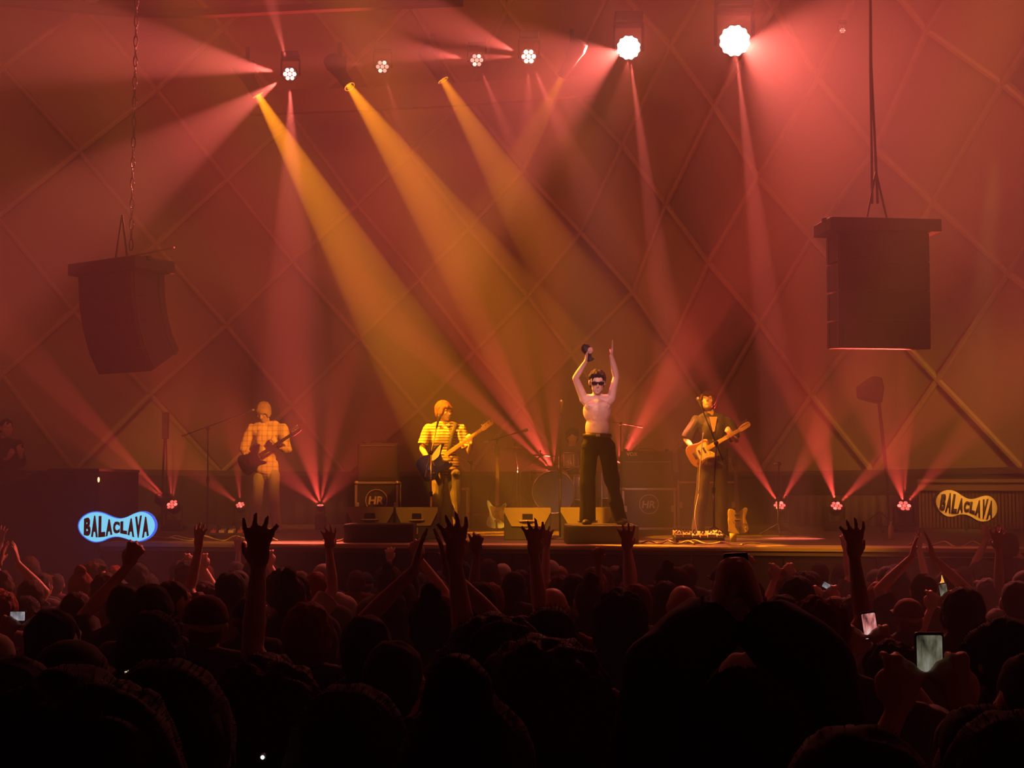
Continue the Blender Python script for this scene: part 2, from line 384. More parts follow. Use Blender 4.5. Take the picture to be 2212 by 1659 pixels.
# hung red heads along the front truss
def hung(px, py, size, es, label, aim=(0, 4, 1.5), D=TD, cells=7): return wash_head('hanging_stage_light', label, at(px, py, D), aim, size, es, cells, group='red moving heads on the overhead bar')
h1 = hung(626, 160, .085, 7, 'leftmost red moving head on the overhead bar, throwing wide smoky rays left', aim=(-3, 6, 3), D=17.4)
h2 = hung(826, 144, .085, 1.6, 'second red moving head from the left, dim cluster of red lenses', aim=(-2, 5, 2), D=17.4)
h3 = hung(1030, 130, .085, 1.8, 'third red moving head from the left, dim with separate glowing lenses', aim=(-1, 5, 2), D=17.4)
h4 = hung(1142, 122, .095, 6, 'fourth red moving head from the left, bright patchy lenses', aim=(-1, 5, 3), D=17.4)
h5 = hung(1358, 103, .142, 60, 'smaller of the two blinding white-hot lights at upper right', aim=(.5, 0, 2), cells=19)
h6 = hung(1587, 88, .185, 60, 'largest blinding white-hot light at the upper right', aim=(.8, 0, 2), cells=19)
h7 = hung(1820, 66, .04, .8, 'tiny dim red light high right of the blinding lights', aim=(3, 8, 2))
b = BM()   # the bar they hang from: real box truss above the frame
def truss(name, label, a, c, w=.3):
    a = Vector(a); c = Vector(c); t = thing(name, label, 'truss', a); d = c - a; L = d.length; u = d.normalized()
    m = frame(u); cor = [m @ Vector((sx * w / 2, sy * w / 2, 0)) for sx, sy in ((-1, -1), (1, -1), (1, 1), (-1, 1))]
    for q in cor:
        b = BM(); tube(b, [q, q + d], .02, 8); obj('chord', b, black_m, t)
    n = int(L / .45); b = BM()
    for k in range(n):
        for s in range(4): tube(b, [cor[s] + u * L * k / n, cor[(s + 1) % 4] + u * L * (k + 1) / n], .009, 5)
    obj('bracing', b, black_m, t, kind='stuff'); return t
tz = at(1106, 20, TD).z
truss('lighting_truss', 'dark overhead lighting truss carrying the red lights', (-5.2, TD, at(1106, -20, TD).z + .3), (5.2, TD, at(1106, -20, TD).z + .9))
# amber profile spots
tan_m = mat('snoot_inner', (.9, .5, .1), .4, emit=(1, .45, .03), es=1.2)
def profile(px, py, tx, ty, D, D2, label, W, ang=14.0, k=1.0, es=1.2):
    a = at(px, py, D); c = at(tx, ty, D2); d = (c - a).normalized(); m = frame(d).to_4x4(); r = .062 * k; L = .34 * k
    t = thing('profile_spotlight', label, 'stage light', a, 0, 'amber profile spots')
    b = BM(); rim = [(0, -L * 1.52), (r * 1.7, -L * 1.5), (r * 1.9, -L * 1.2), (r * 1.5, -L * .9), (r * 1.25, -L * .5), (r * 1.22, 0), (r * 1.05, 0), (r * 1.05, -L * .9), (r * 1.05, -L * 1.1)]
    lathe(b, rim, 20, m, False); obj('barrel', b, mat('fixture_paint', (.045, .03, .025), .6), t, smooth=True)
    b = BM(); lathe(b, [(r * 1.04, -.06), (r * 1.2, .004), (r * 1.04, .006)], 20, m, False); obj('lens_ring', b, mat('lens_ring%.1f' % es, (.8, .5, .2), .3, emit=(1, .42, .03), es=es, var=0), t)
    b = BM(); box(b, -d * L * .8 + Vector((0, .05, .12)), (.17, .03, .2)); box(b, -d * L * .8 + Vector((0, .05, .3)), (.05, .05, .2)); obj('bracket', b, mat('fixture_paint', 0), t)
    lamp('amber_beam', a - d * L * .9, c, BEAM_AMBER, W * K_AMB, ang, .12, .012, parent=t); return t
def beams(t, pos, specs, W, col=RED, fall=None, r=.015, off=.2):
    for (tx, ty, D2, ang, k) in specs:
        pos = Vector(pos); c = at(tx, ty, D2); d = (c - pos).normalized()
        lamp('beam', pos + d * off, c, col, W * k * K_BEAM * (16 / ang) ** 1.2, ang, .45, r, falloff=fall, parent=t)
bpy.context.view_layer.update()
profile(557, 205, 765, 560, 18.0, 18.5, 'leftmost amber profile spot with a strong yellow beam', 15, 14.5)
profile(755, 187, 960, 480, 18.0, 17.35, 'second amber profile spot from the left, its beam falling toward the singer', 10, 15)
profile(957, 173, 1140, 470, 18.0, 18.0, 'third amber profile spot from the left, with a fading beam', 6, 15)
profile(1215, 165, 1080, 420, 18.0, 19.0, 'faint fourth amber profile spot, beam aimed down left', 2.0, 14, es=.12)
p = at(626, 160, 17.4); beams(h1, p, [(330, 110, 16.9, 30, 2.6), (420, 300, 16.9, 28, 2.2), (632, 520, 17.0, 15, 1.5), (600, 60, 17.2, 16, .6)], 9, PINK)
p = at(826, 144, 17.4); beams(h2, p, [(700, 130, 17.1, 24, .6), (860, 260, 17.2, 14, .6)], 2, PINK)
p = at(1030, 130, 17.4); beams(h3, p, [(860, 105, 17.0, 28, 2.2), (1085, 260, 17.2, 12, .8)], 4, PINK)
p = at(1142, 122, 17.4); beams(h4, p, [(960, 50, 17.0, 32, 2.4), (900, 125, 17.0, 18, 1.2), (1235, 330, 17.4, 16, .8), (1140, 330, 17.4, 22, .5)], 5, PINK)
p = at(1358, 103, TD); beams(h5, p, [(1440, 700, 17.9, 7, 1.1), (1180, 180, 17.0, 46, 4.2), (1330, 500, 17.4, 40, .3)], 9, PINK)
lamp('glow', p + Vector((0, -.35, -.02)), (p.x, 0, 7.0), PINK, 190, 120, 1, .1, parent=h5)
lamp('halo', p + Vector((0, -.3, 0)), p + Vector((0, -5, 0)), PINK, 150, 172, .5, .12, parent=h5)
p = at(1587, 88, TD); beams(h6, p, [(1660, 700, 17.9, 7, 1.5), (1800, 180, 16.4, 60, 6.2), (1600, 520, 17.2, 44, .4)], 9, PINK)
lamp('glow', p + Vector((0, -.4, -.02)), (p.x + 1, 0, 7.5), PINK, 400, 120, 1, .12, parent=h6)
lamp('halo', p + Vector((0, -.35, 0)), p + Vector((0, -5, 0)), PINK, 380, 172, .5, .15, parent=h6)
# floor heads on the stage, each on its dark base
def floor_head(px, py, D, size, es, label, specs, W, aim=(0, 1, 3)):
    p = at(px, py, D); a = p + Vector(aim); t = wash_head('floor_stage_light', label, p, a, size, es, cells=7, group='red floor lights', hang=False, core=(1, .13, .10))
    b = BM(); box(b, (0, .1, (STAGE - p.z) / 2 - size * 1.6), (size * 3.4, size * 3, max(.05, (p.z - STAGE) - size * 3.2))); obj('stand_case', b, dark_plastic, t, bevel=.02)
    bpy.context.view_layer.update(); beams(t, p, specs, W, off=size * 2.1); return t
floor_head(372, 1090, 20.5, .09, 1.8, 'leftmost red floor light, beside the glowing blue sign', [(190, 900, 19.9, 11, 1.2), (120, 900, 19.4, 18, .6), (362, 960, 19.4, 9, .5), (385, 980, 19.4, 8, .4)], 6.0, (-.6, -1.6, 1.5))
floor_head(519, 1091, 21.0, .07, 1.6, 'red floor light half hidden behind the left guitarist legs', [(400, 1000, 19.4, 14, .7), (510, 960, 19.9, 12, .7)], 3.5, (-.2, -1.2, 1.5))
floor_head(692, 1092, 21.0, .05, 2, 'red floor light between left guitarist and the cased speaker, fan of four beams', [(652, 920, 18.9, 11, 2.0), (600, 1010, 18.9, 10, .9), (716, 950, 19.4, 7, .8), (760, 1010, 19.4, 14, .5)], 6.0, (0, -.4, 1.5))
floor_head(1684, 1092, 20.6, .09, 2.2, 'red floor light just right of the guitar on its stand', [(1600, 960, 19.0, 9, 1.5), (1760, 955, 19.0, 11, 1.0)], 6.0, (-.1, -1.5, 1.6))
floor_head(1807, 1093, 20.4, .09, 2.2, 'red floor light in the middle of the right-hand three', [(1755, 900, 18.9, 17, 2.2), (1900, 1000, 18.8, 10, 1)], 6.0, (0, -1.5, 1.6))
floor_head(1953, 1093, 19.8, .1, 2.2, 'rightmost red floor light on a tall dark base', [(1925, 980, 18.2, 13, 1.2), (2035, 1000, 18.2, 9, .7), (1960, 900, 18.9, 10, .7)], 6.5, (0, -1.5, 1.6))
floor_head(1197, 1020, 22.9, .06, 3, 'red light hidden among the drums, throwing rays up left', [(1090, 840, 21.9, 17, 2.4), (985, 820, 21.5, 8, 1.4), (1150, 900, 21.7, 14, .8), (1060, 990, 21.6, 20, .4), (1205, 760, 21.7, 18, .7)], 9, (-.4, -.2, 1.0))
floor_head(1338, 960 + 40, 22.9, .06, 3, 'red light hidden behind the singer, throwing rays up right', [(1450, 800, 21.6, 13, 2.0), (1395, 890, 21.6, 16, 1), (1420, 900, 21.6, 9, .8), (1340, 860, 21.7, 20, .6)], 7, (.4, -.2, 1.0))
# ---------------------------------------------------------------- wash light on wall and band (unseen lamps set over the audience, above the frame)
T = at
WR = (1, .27, .07)  # tint of the unseen lamps added to brighten the panelled wall
wash((-7.0, 12.5, 7.6), T(420, 640, 23), WR, 270, 70)
wash((7.0, 12.0, 7.4), T(1800, 600, 22), WR, 270, 70)
wash((0, 12.5, 7.8), T(1106, 560, 24), (1, .22, .06), 300, 75)
wash((8.9, 13.5, 5.6), T(2110, 900, 21), (1, .46, .02), 900, 26)
wash((-8.9, 14.5, 5.4), T(290, 960, 22), (1, .46, .02), 700, 22)
wash((3.2, 10.0, 7.2), T(572, 960, 19.7), AMBER, 8500, 6)
wash((-3.4, 9.6, 7.2), T(978, 965, 18.8), AMBER, 8500, 7.6)
wash((-.8, 9.4, 7.0), T(1545, 940, 18), AMBER, 6800, 6.5)
wash((-6.0, 12.0, 5.6), T(1222, 945, 16.4), AMBER, 3600, 7)
wash((-1.5, 8.5, 6.4), T(1190, 1125, 16.8), AMBER, 6000, 12)
wash((3.4, 8.5, 6.0), T(1750, 1180, 15.2), AMBER, 2500, 13)
wash((-3.0, 9.0, 6.0), T(500, 1160, 17), AMBER, 1800, 10)
wash((.4, 8.0, 5.6), T(1290, 835, 16.2), (1, .42, .40), 1700, 8)
wash((-3.5, 13.8, 8.4), (-2.5, 10.0, .8), RED, 100, 70)  # this red pair is added, unseen, to brighten the front crowd
wash((3.5, 13.4, 8.4), (2.8, 10.0, .8), RED, 100, 70)
wash((-4.2, 9.0, 6.2), T(900, 1118, 17.3), AMBER, 1100, 8)
# ---------------------------------------------------------------- people
V = Vector
skin_m = mat('skin', (0.62, 0.38, 0.28), 0.5, var=.06, scale=5); skin_pale = mat('skin_pale', (0.78, 0.55, 0.47), 0.38, var=.05, scale=5, spec=.6)
skin_d = mat('skin_dark', (0.28, 0.15, 0.10), 0.5, var=.06); eye_m = mat('eye', (.02, .015, .015), .2); lip_m = mat('lip', (.42, .16, .13), .5)
def finger(bm, p, d, n, L, r, c):
    """a finger from p along d curling by c (radians per joint) toward n"""
    d = d.normalized(); n = (n - d * n.dot(d)).normalized(); pts = [p]; a = c * .5
    for k, f in enumerate((.45, .32, .26)):
        q = pts[-1] + (d * math.cos(a) + n * math.sin(a)) * L * f; pts.append(q); a += c
    tube(bm, pts, [r, r * .97, r * .88, r * .75], 7); ball(bm, pts[-1], r * .75, seg=7, rings=5); ball(bm, pts[0], r, seg=7, rings=5)
def hand(bm, w, d, n, curl=.25, thumb=1, spread=.08, k=1.0, fr=.0088):
    """w wrist point, d hand direction, n palm normal, thumb side +-1"""
    d = V(d).normalized(); n = V(n); n = (n - d * n.dot(d)).normalized(); s = d.cross(n) * thumb; w = V(w)
    rot = Matrix((s, n, d)).transposed()
    ball(bm, w + d * .048 * k, (.041 * k, .017 * k, .055 * k), rot, 10, 8); ball(bm, w + d * .075 * k, (.04 * k, .014 * k, .03 * k), rot, 10, 6)
    for i, L in enumerate((.076, .084, .078, .06)):
        o = (1.5 - i) * .0205 * k
        finger(bm, w + d * (.088 - .004 * abs(i - 1)) * k + s * o, d + s * spread * (1.5 - i), n, L * k, fr * k, curl * (1 + .12 * i))
    tb = w + d * .03 * k + s * .03 * k + n * .006
    finger(bm, tb, d * .8 + s * .8 + n * .25, (d - s * .3 + n * .5), .058 * k, fr * 1.15 * k, .08 + curl * .45)
def head_shape(bm, c, R, face=True):
    """R: 3x3, columns right, forward, up of the head; c: centre of the skull"""
    P = lambda x, y, z: V(c) + R @ V((x, y, z))
    ball(bm, P(0, -.012, .022), (.077, .096, .092), R, 18, 14); ball(bm, P(0, .026, -.04), (.062, .066, .075), R, 14, 10)
    ball(bm, P(0, .062, -.088), (.027, .024, .022), R, 10, 8)
    if face:
        tube(bm, [P(0, .083, .02), P(0, .104, -.022), P(0, .085, -.03)], [.009, .014, .012], 8)
        for s in (-1, 1):
            ball(bm, P(s * .03, .075, .034), (.026, .012, .009), R, 8, 6); ball(bm, P(s * .045, .06, -.015), (.02, .02, .02), R, 8, 6)
        ball(bm, P(0, .083, -.052), (.022, .01, .007), R, 8, 6); ball(bm, P(0, .081, -.062), (.019, .01, .006), R, 8, 6)
    for s in (-1, 1):
        ball(bm, P(s * .08, -.008, -.004), (.011, .02, .032), R, 8, 8)
def rotm(yaw=0, pitch=0, roll=0, base=0):
    """head axes for someone facing +y when base = 0; base = pi faces the camera; yaw then turns toward the camera's right, pitch bows"""
    return (Matrix.Rotation(base + yaw, 3, 'Z') @ Matrix.Rotation(roll, 3, 'Y') @ Matrix.Rotation(-pitch, 3, 'X'))
def figure(t, J, o):
    """J joints (local metres), o options; meshes become children of t"""
    vx = o.get('voxel', .009); sk = BM(); g = o.get('g', 1.0)
    for k in J:
        if k != 'R' and not isinstance(J[k], (tuple, list)) : pass
    P = {k: V(v) for k, v in J.items()}
    R = o['R'] * o.get('hscale', 1.0); face = o.get('face', True); B = o.get('body_R', Matrix.Rotation(o.get('turn', 0), 3, 'Z'))
    sh = (P['shL'] + P['shR']) / 2; pel = P['pel']; ch = P['chest']; nk = P['neck']; hd = P['head']
    # torso
    def torso(bm, a, w=1.0):
        ball(bm, pel, (.155 * g * w + a, .108 * g + a, .12 + a), B, 16, 10)
        m = pel * .55 + ch * .45; ball(bm, m, (.137 * g * w + a, .095 * g + a, .17 + a), B, 16, 12)
        ball(bm, ch, (.162 * g * w + a, .108 * g + a, .17 + a), B, 16, 12)
        tube(bm, [pel, m, ch], [.12 * g * w + a, .115 * g * w + a, .13 * g * w + a], 14, .75, B @ V((0, 1, 0)))
        caps(bm, P['shL'], P['shR'], .058 * g + a, .058 * g + a)
        for s in ('shL', 'shR'): caps(bm, ch, P[s] * .85 + ch * .15, .09 * g + a, .06 * g + a)
        caps(bm, nk, P['shL'] * .6 + nk * .4, .045 + a, .05 + a); caps(bm, nk, P['shR'] * .6 + nk * .4, .045 + a, .05 + a)
    torso(sk, 0)
    if o.get('muscle'):
        for s in (-1, 1):
            ball(sk, ch + B @ V((s * .065, .072, .05)), (.085, .026, .052), B); 
            for k in range(3): ball(sk, ch + B @ V((s * .03, .078, -.085 - k * .07)), (.036, .02, .036), B)
    caps(sk, nk - V((0, 0, .03)), hd + R @ V((0, -.02, -.05)), .058, .052); head_shape(sk, hd, R, face)
    for s in 'LR':
        a, e, w_ = P['sh' + s], P['el' + s], P['wr' + s]
        tube(sk, [a, a * .55 + e * .45, e], [.052 * g, .046 * g, .037 * g], 12); ball(sk, a, .055 * g); ball(sk, e, .037 * g)
        tube(sk, [e, e * .65 + w_ * .35, w_], [.037 * g, .039 * g, .025], 12); ball(sk, w_, .026)
        d, n, cu, th = o['hand' + s]
        if cu > .6: ball(sk, w_ + V(d).normalized() * .075 + V(n).normalized() * .03, (.034, .034, .034))
        hand(sk, w_, d, n, cu, th, spread=o.get('spread', .08), k=o.get('hk', 1.0), fr=o.get('fr', .0088))
        h, k_, f = P['hip' + s], P['kn' + s], P['an' + s]
        caps(sk, h, k_, .082 * g, .055); caps(sk, k_, f, .055, .036)
        fd = V(o.get('foot' + s, (0, 1 if not o.get('cam') else -1, 0))).normalized(); caps(sk, f + V((0, 0, -.03)), f + fd * .10 + V((0, 0, -.058)), .03, .022)
    body = obj('body', remesh(sk, vx, 2, name='body'), o.get('skin', skin_m), t)
    # trousers
    tr = BM(); fl = o.get('flare', .0)
    ball(tr, pel, (.168 * g, .122 * g, .12), B, 16, 10)
    for s in 'LR':
        h, k_, f = P['hip' + s], P['kn' + s], P['an' + s]; f2 = f + V((0, 0, -.035))
        caps(tr, pel * .5 + h * .5 , h, .10 * g, .10 * g)
        tube(tr, [h, h * .5 + k_ * .5, k_, k_ * .5 + f2 * .5, f2 + V((0, 0, -.01))], [.100 * g, .086 * g + fl * .3, .066 + fl * .8, .058 + fl * 1.1, .055 + fl * 1.4], 14); ball(tr, h, .105 * g)
    wz = o.get('waist', .11)
    tube(tr, [pel, pel + V((0, 0, wz))], [.165 * g, .142 * g], 18, .72, B @ V((0, 1, 0)))
    obj('trousers', remesh(tr, max(vx, .010), 1, .012, 9, 'trousers'), o['trousers'], t)
    # shirt
    if o.get('shirt'):
        sb = BM(); torso(sb, o.get('loose', .018), 1.0)
        if o.get('long_shirt', True): tube(sb, [pel + V((0, 0, -.04)), pel + V((0, 0, .14))], [.175 * g + o.get('loose', .018), .15 * g + o.get('loose', .018)], 18, .74, B @ V((0, 1, 0)))
        for s in 'LR':
            a, e, w_ = P['sh' + s], P['el' + s], P['wr' + s]; L = o.get('sleeve', .6); ad = o.get('loose', .018)
            if L <= 1: tube(sb, [a, a * (1 - L) + e * L], [.062 * g + ad, .052 * g + ad * 1.3], 12); ball(sb, a, .062 * g + ad)
            else:
                tube(sb, [a, e], [.062 * g + ad, .045 * g + ad], 12); ball(sb, a, .062 * g + ad); ball(sb, e, .045 * g + ad)
                l2 = (L - 1) * .97; tube(sb, [e, e * (1 - l2) + w_ * l2], [.045 * g + ad, .034 + ad], 12)
        obj('shirt', remesh(sb, max(vx, .010), 1, o.get('fold', .014), 10, 'shirt'), o['shirt'], t)
    # shoes
    for s in 'LR':
        f = P['an' + s]; fd = V(o.get('foot' + s, (0, 1 if not o.get('cam') else -1, 0))).normalized()
        b = BM(); m = frame(fd)
        ball(b, f + fd * .045 + V((0, 0, -.055)), (.05, .04, .145), m, 12, 8); ball(b, f + V((0, 0, -.035)), (.045, .04, .05), m, 10, 8); box(b, f + fd * .045 + V((0, 0, -.083)), (.07, .07, .016))
        obj('shoe', b, o.get('shoe', black), t, smooth=True)
    if o.get('hair') != 'skip': hair(t, hd, R, o.get('hair', 'short'), o.get('hair_m'), vx)
    return body
hair_cols = {'black': mat('hair_black', (.012, .009, .008), .7, scale=60, spec=.15, bump=.3), 'brown': mat('hair_brown', (.07, .035, .02), .7, scale=60, spec=.15, bump=.3),
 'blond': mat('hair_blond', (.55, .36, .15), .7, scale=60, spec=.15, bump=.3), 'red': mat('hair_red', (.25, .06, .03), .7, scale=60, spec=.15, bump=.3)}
def hair(t, c, R, style, m, vx=.01):
    if style in (None, 'bald'): return
    P = lambda x, y, z: V(c) + R @ V((x, y, z)); b = BM(); m = m or hair_cols['black']
    if style == 'cap':
        # ball(b, P(0, -.015, .045), (.09, .108, .078), R, 16, 10)
        lathe(b, [(.0, .118), (.03, .115), (.06, .1), (.085, .07), (.096, .03), (.096, .012), (.088, .012), (.078, .06), (0, .105)], 18, Matrix.Translation(P(0, -.012, .012)) @ R.to_4x4() @ Matrix.Diagonal((.96, 1.1, 1, 1)))
        o_ = obj('cap', b, m, t, smooth=True)
        b = BM(); pts = [(-.075, .07), (-.072, .13), (-.045, .175), (0, .19), (.045, .175), (.072, .13), (.075, .07)]
        prism(b, pts, .008, Matrix.Translation(P(0, 0, .03)) @ R.to_4x4()); obj('cap_brim', b, m, o_)
        b2 = BM(); ball(b2, P(0, -.05, -.02), (.074, .055, .06), R); obj('hair', remesh(b2, .012, 1, .006, 30, 'hair'), hair_cols['brown'], t); return
    d = {'short': .0, 'mop': .012, 'bowl': .018, 'curly': .03, 'afro': .055, 'long': .012, 'bun': .004, 'crop': .008, 'shag': .016}[style]
    ball(b, P(0, -.022 - d, .038 + d * .6), (.083 + d * .8, .097 + d * .8, .086 + d * .7), R, 18, 14); ball(b, P(0, -.045 - d * .3, -.005), (.078 + d, .07 + d * .8, .08 + d), R, 14, 10)
    if style == 'crop':
        for x in (-.05, -.02, .02, .05): ball(b, P(x, .055, .088), (.024, .03, .02), R)
    if style in ('bowl', 'mop', 'shag'):
        ball(b, P(0, .030, .058), (.074 + d * .3, .062, .046), R, 14, 10)
        for s in (-1, 1): ball(b, P(s * .070, .012, .010), (.024, .052, .066), R, 10, 8)
    if style == 'long':
        for x in (-.05, 0, .05): tube(b, [P(x, -.07, .03), P(x * 1.3, -.095, -.1), P(x * 1.35, -.1, -.22), P(x * 1.1, -.09, -.32)], [.05, .055, .05, .025], 10)
        for s in (-1, 1): tube(b, [P(s * .075, -.01, .03), P(s * .088, -.01, -.08), P(s * .085, -.02, -.2)], [.025, .03, .02], 8)
    if style == 'bun': ball(b, P(0, -.05, .14), (.045, .045, .04), R)
    if style == 'mop': tube(b, [P(-.06, .07, .05), P(-.075, .06, .01)], [.018, .012], 8)
    dp = {'curly': .016, 'afro': .014, 'shag': .012, 'crop': .012}.get(style, .008)
    hb = remesh(b, max(.008, vx), 1, dp, 34, 'hair')
    n = len(hb.polygons); rr = random.Random(5); vs_ = [v.co.copy() for v in hb.vertices]; fs = [tuple(p.vertices) for p in hb.polygons]
    ln = {'curly': .017, 'afro': .02, 'shag': .02, 'long': .035, 'crop': .009, 'short': .008}.get(style, .016); back = R @ V((0, -1, -.6)); k0 = .5 if style in ('curly', 'afro', 'crop') else 1.6
    for _ in range(4000):
        pl = hb.polygons[rr.randrange(n)]; c_ = pl.center; nn = pl.normal; tdir = (back - nn * back.dot(nn)); dd = (nn + tdir * k0 * rr.uniform(.3, 1) + V((rr.uniform(-1, 1), rr.uniform(-1, 1), rr.uniform(-1, 1))) * (.7 if k0 < 1 else .3)).normalized()
        sd = dd.cross(nn); sd = sd.normalized() * .0007 if sd.length > 1e-4 else V((.0007, 0, 0)); L = ln * rr.uniform(.4, 1.2); q0 = c_ - nn * .003; i0 = len(vs_)
        vs_ += [q0 - sd, q0 + sd, q0 + dd * L]; fs.append((i0, i0 + 1, i0 + 2))
    h2 = bpy.data.meshes.new('hair'); h2.from_pydata(vs_, [], fs); bpy.data.meshes.remove(hb); h2.polygons.foreach_set('use_smooth', [True] * len(h2.polygons))
    obj('hair', h2, m, t)
# glue for stage performers: pixel to local metres
def perf(px0, pyfeet, D, z=STAGE):
    k = D / F; base = at(px0, pyfeet, D); base.z = z
    return base, (lambda px, py, dy=0.0: V(((px - px0) * k, dy, (pyfeet - py) * k)))
CR = math.pi
# --- left guitarist
gold = hair_cols['blond']
base, q = perf(568, 1151, 19.7)
gl = thing('guitarist', 'blond guitarist at left in loose checked shirt and tan trousers, head bowed', 'person', base)
J = dict(head=q(567, 894, -.06), neck=q(574, 918, 0), chest=q(572, 948, 0), pel=q(572, 1018, .02), shL=q(540, 929, .0), shR=q(606, 926, .0),
 elL=q(524, 972, .02), wrL=q(541, 988, -.2), elR=q(620, 972, -.03), wrR=q(601, 962, -.24), hipL=q(557, 1028), hipR=q(589, 1028), knL=q(555, 1085, -.04), knR=q(592, 1083, -.03), anL=q(548, 1139), anR=q(597, 1139, .05))
figure(gl, J, dict(R=rotm(-.25, .55, 0, CR), hscale=1.08, body_R=Matrix.Rotation(CR, 3, 'Z'), handL=((1, -.3, -.55), (0, .9, -.3), .35, 1), handR=((-.5, -.2, .9), (0, .6, -.3), .9, -1),
 shirt=stripes('plaid_shirt', (.75, .5, .28), (.38, .2, .1), 14, 'Z', .72, plaid=True), loose=.022, fold=.03, g=.92, sleeve=1.75, trousers=mat('tan_trousers', (.42, .34, .18), .8, bump=.2), flare=.012, hair='mop', hair_m=gold, cam=1, voxel=.0085))
# --- bassist
base, q = perf(955, 1152, 19.0)
gb = thing('bassist', 'bass player in a striped short-sleeved polo with a brown bowl haircut looking to the right', 'person', base)
J = dict(head=q(960, 889, -.03), neck=q(960, 915), chest=q(957, 945), pel=q(962, 1008, .02), shL=q(925, 926), shR=q(993, 926), elL=q(911, 968, -.04), wrL=q(929, 994, -.22),
 elR=q(1014, 975, -.05), wrR=q(1018, 957, -.28), hipL=q(946, 1022), hipR=q(980, 1022), knL=q(944, 1085, -.05), knR=q(985, 1083), anL=q(938, 1139), anR=q(988, 1139))
polo = stripes('polo_stripes', (.72, .5, .24), (.17, .12, .09), 26, 'Z', .5)
figure(gb, J, dict(R=rotm(.75, .08, 0, CR), hscale=1.08, body_R=Matrix.Rotation(CR, 3, 'Z'), handL=((.35, -.2, -.9), (0, .9, -.1), .35, 1), handR=((-.35, -.1, .9), (-.2, .9, .0), 1.0, -1),
 shirt=polo, loose=.018, fold=.012, sleeve=.8, trousers=mat('olive_trousers', (.13, .115, .07), .8, bump=.2), flare=.012, hair='bowl', hair_m=mat('hair_auburn', (.2, .075, .03), .7, scale=60, spec=.15, bump=.3), cam=1, voxel=.0085))
b = BM(); tube(b, [q(985, 912, -.1), q(978, 935, -.155), q(972, 962, -.18), q(968, 985, -.2)], [.028] * 4, 8, .2, (0, 1, 0)); obj('strap', b, black, gb, smooth=True)
for x in (950, 968):
    b = BM(); box(b, q(x, 918, -.1), (.05, .02, .05), Matrix.Rotation(.4 if x < 955 else -.4, 3, 'Y')); obj('collar', b, polo, gb, bevel=.01)
# --- singer on the riser
RISE = STAGE + .215
base, q = perf(1290, 1133, 16.2, RISE)
sg = thing('singer', 'shirtless singer in sunglasses and black trousers clapping above his head', 'person', base)
J = dict(head=q(1291, 828, -.05), neck=q(1291, 862), chest=q(1291, 889), pel=q(1291, 956), shL=q(1263, 863), shR=q(1321, 863), elL=q(1244, 818, -.03), wrL=q(1266, 783, -.1),
 elR=q(1332, 815, -.03), wrR=q(1321, 772, -.1), hipL=q(1274, 968), hipR=q(1311, 968), knL=q(1269, 1045, -.02), knR=q(1323, 1042, -.02), anL=q(1270, 1118), anR=q(1338, 1116, .02))
figure(sg, J, dict(R=rotm(0, .28, 0, CR), hscale=1.12, g=1.02, body_R=Matrix.Rotation(CR, 3, 'Z'), muscle=1, handL=((.12, -.1, 1), (1, 0, -.1), .45, 1), handR=((.12, 0, 1), (-1, 0, .1), .06, -1), hk=1.1, fr=.0092,
 skin=skin_pale, trousers=mat('black_trousers', (.006, .005, .008), .85, spec=.2, bump=.3), flare=.028, waist=.10, hair='crop', hair_m=mat('hair_dark', (.02, .012, .01), .7, scale=60, spec=.15, bump=.4), cam=1, voxel=.0075, shoe=black, footL=(-.3, -1, 0), footR=(.4, -1, 0)))
Rh = rotm(0, .28, 0, CR) * 1.12; hc = J['head']
b = BM()
for s in (-1, 1): ball(b, hc + Rh @ V((s * .033, .094, .012)), (.033, .012, .02), Rh, 10, 8)
box(b, hc + Rh @ V((0, .1, .022)), (.13, .014, .012), Rh)
for s in (-1, 1): box(b, hc + Rh @ V((s * .079, .045, .018)), (.006, .1, .01), Rh)
obj('sunglasses', b, mat('shades', (.01, .008, .01), .12), sg, smooth=True)
b = BM(); lathe(b, [(.170, -.022), (.176, -.02), (.172, .02), (.166, .022)], 28, Matrix.Translation(q(1291, 942)) @ Matrix.Diagonal((.96, .72, 1, 1)), False); o_ = obj('belt', b, mat('belt_leather', (.03, .02, .015), .35), sg, smooth=True)
b = BM(); box(b, q(1291, 942, -.122), (.05, .01, .035)); obj('belt_buckle', b, mat('brass', (.6, .45, .2), .3, 1), o_, bevel=.004)
for x in (1272, 1311):
    b = BM(); ball(b, q(x, 879, -.125), (.006, .004, .006)); obj('nipple', b, lip_m, sg, smooth=True)
# dark rounded object gripped in the raised hand
t = thing('held_object', 'dark rounded object with a pale patch gripped in the singer raised hand', 'object', at(1268, 757, 16.1))
b = BM(); ball(b, (0, 0, .01), (.062, .045, .075), Matrix.Rotation(-.5, 3, 'Y')); obj('shell', remesh(b, .01, 1, .012, 20), mat('dark_leather', (.035, .02, .018), .5), t)
b = BM(); ball(b, (.035, -.035, -.005), (.032, .02, .038)); obj('pale_patch', b, mat('pale_patch', (.8, .55, .5), .5), t, smooth=True)
b = BM(); lathe(b, [(.03, -.13), (.05, -.12), (.03, -.095), (.028, -.06)], 14, Matrix.Rotation(-.35, 4, 'Y')); obj('handle', b, dark_plastic, t, smooth=True)
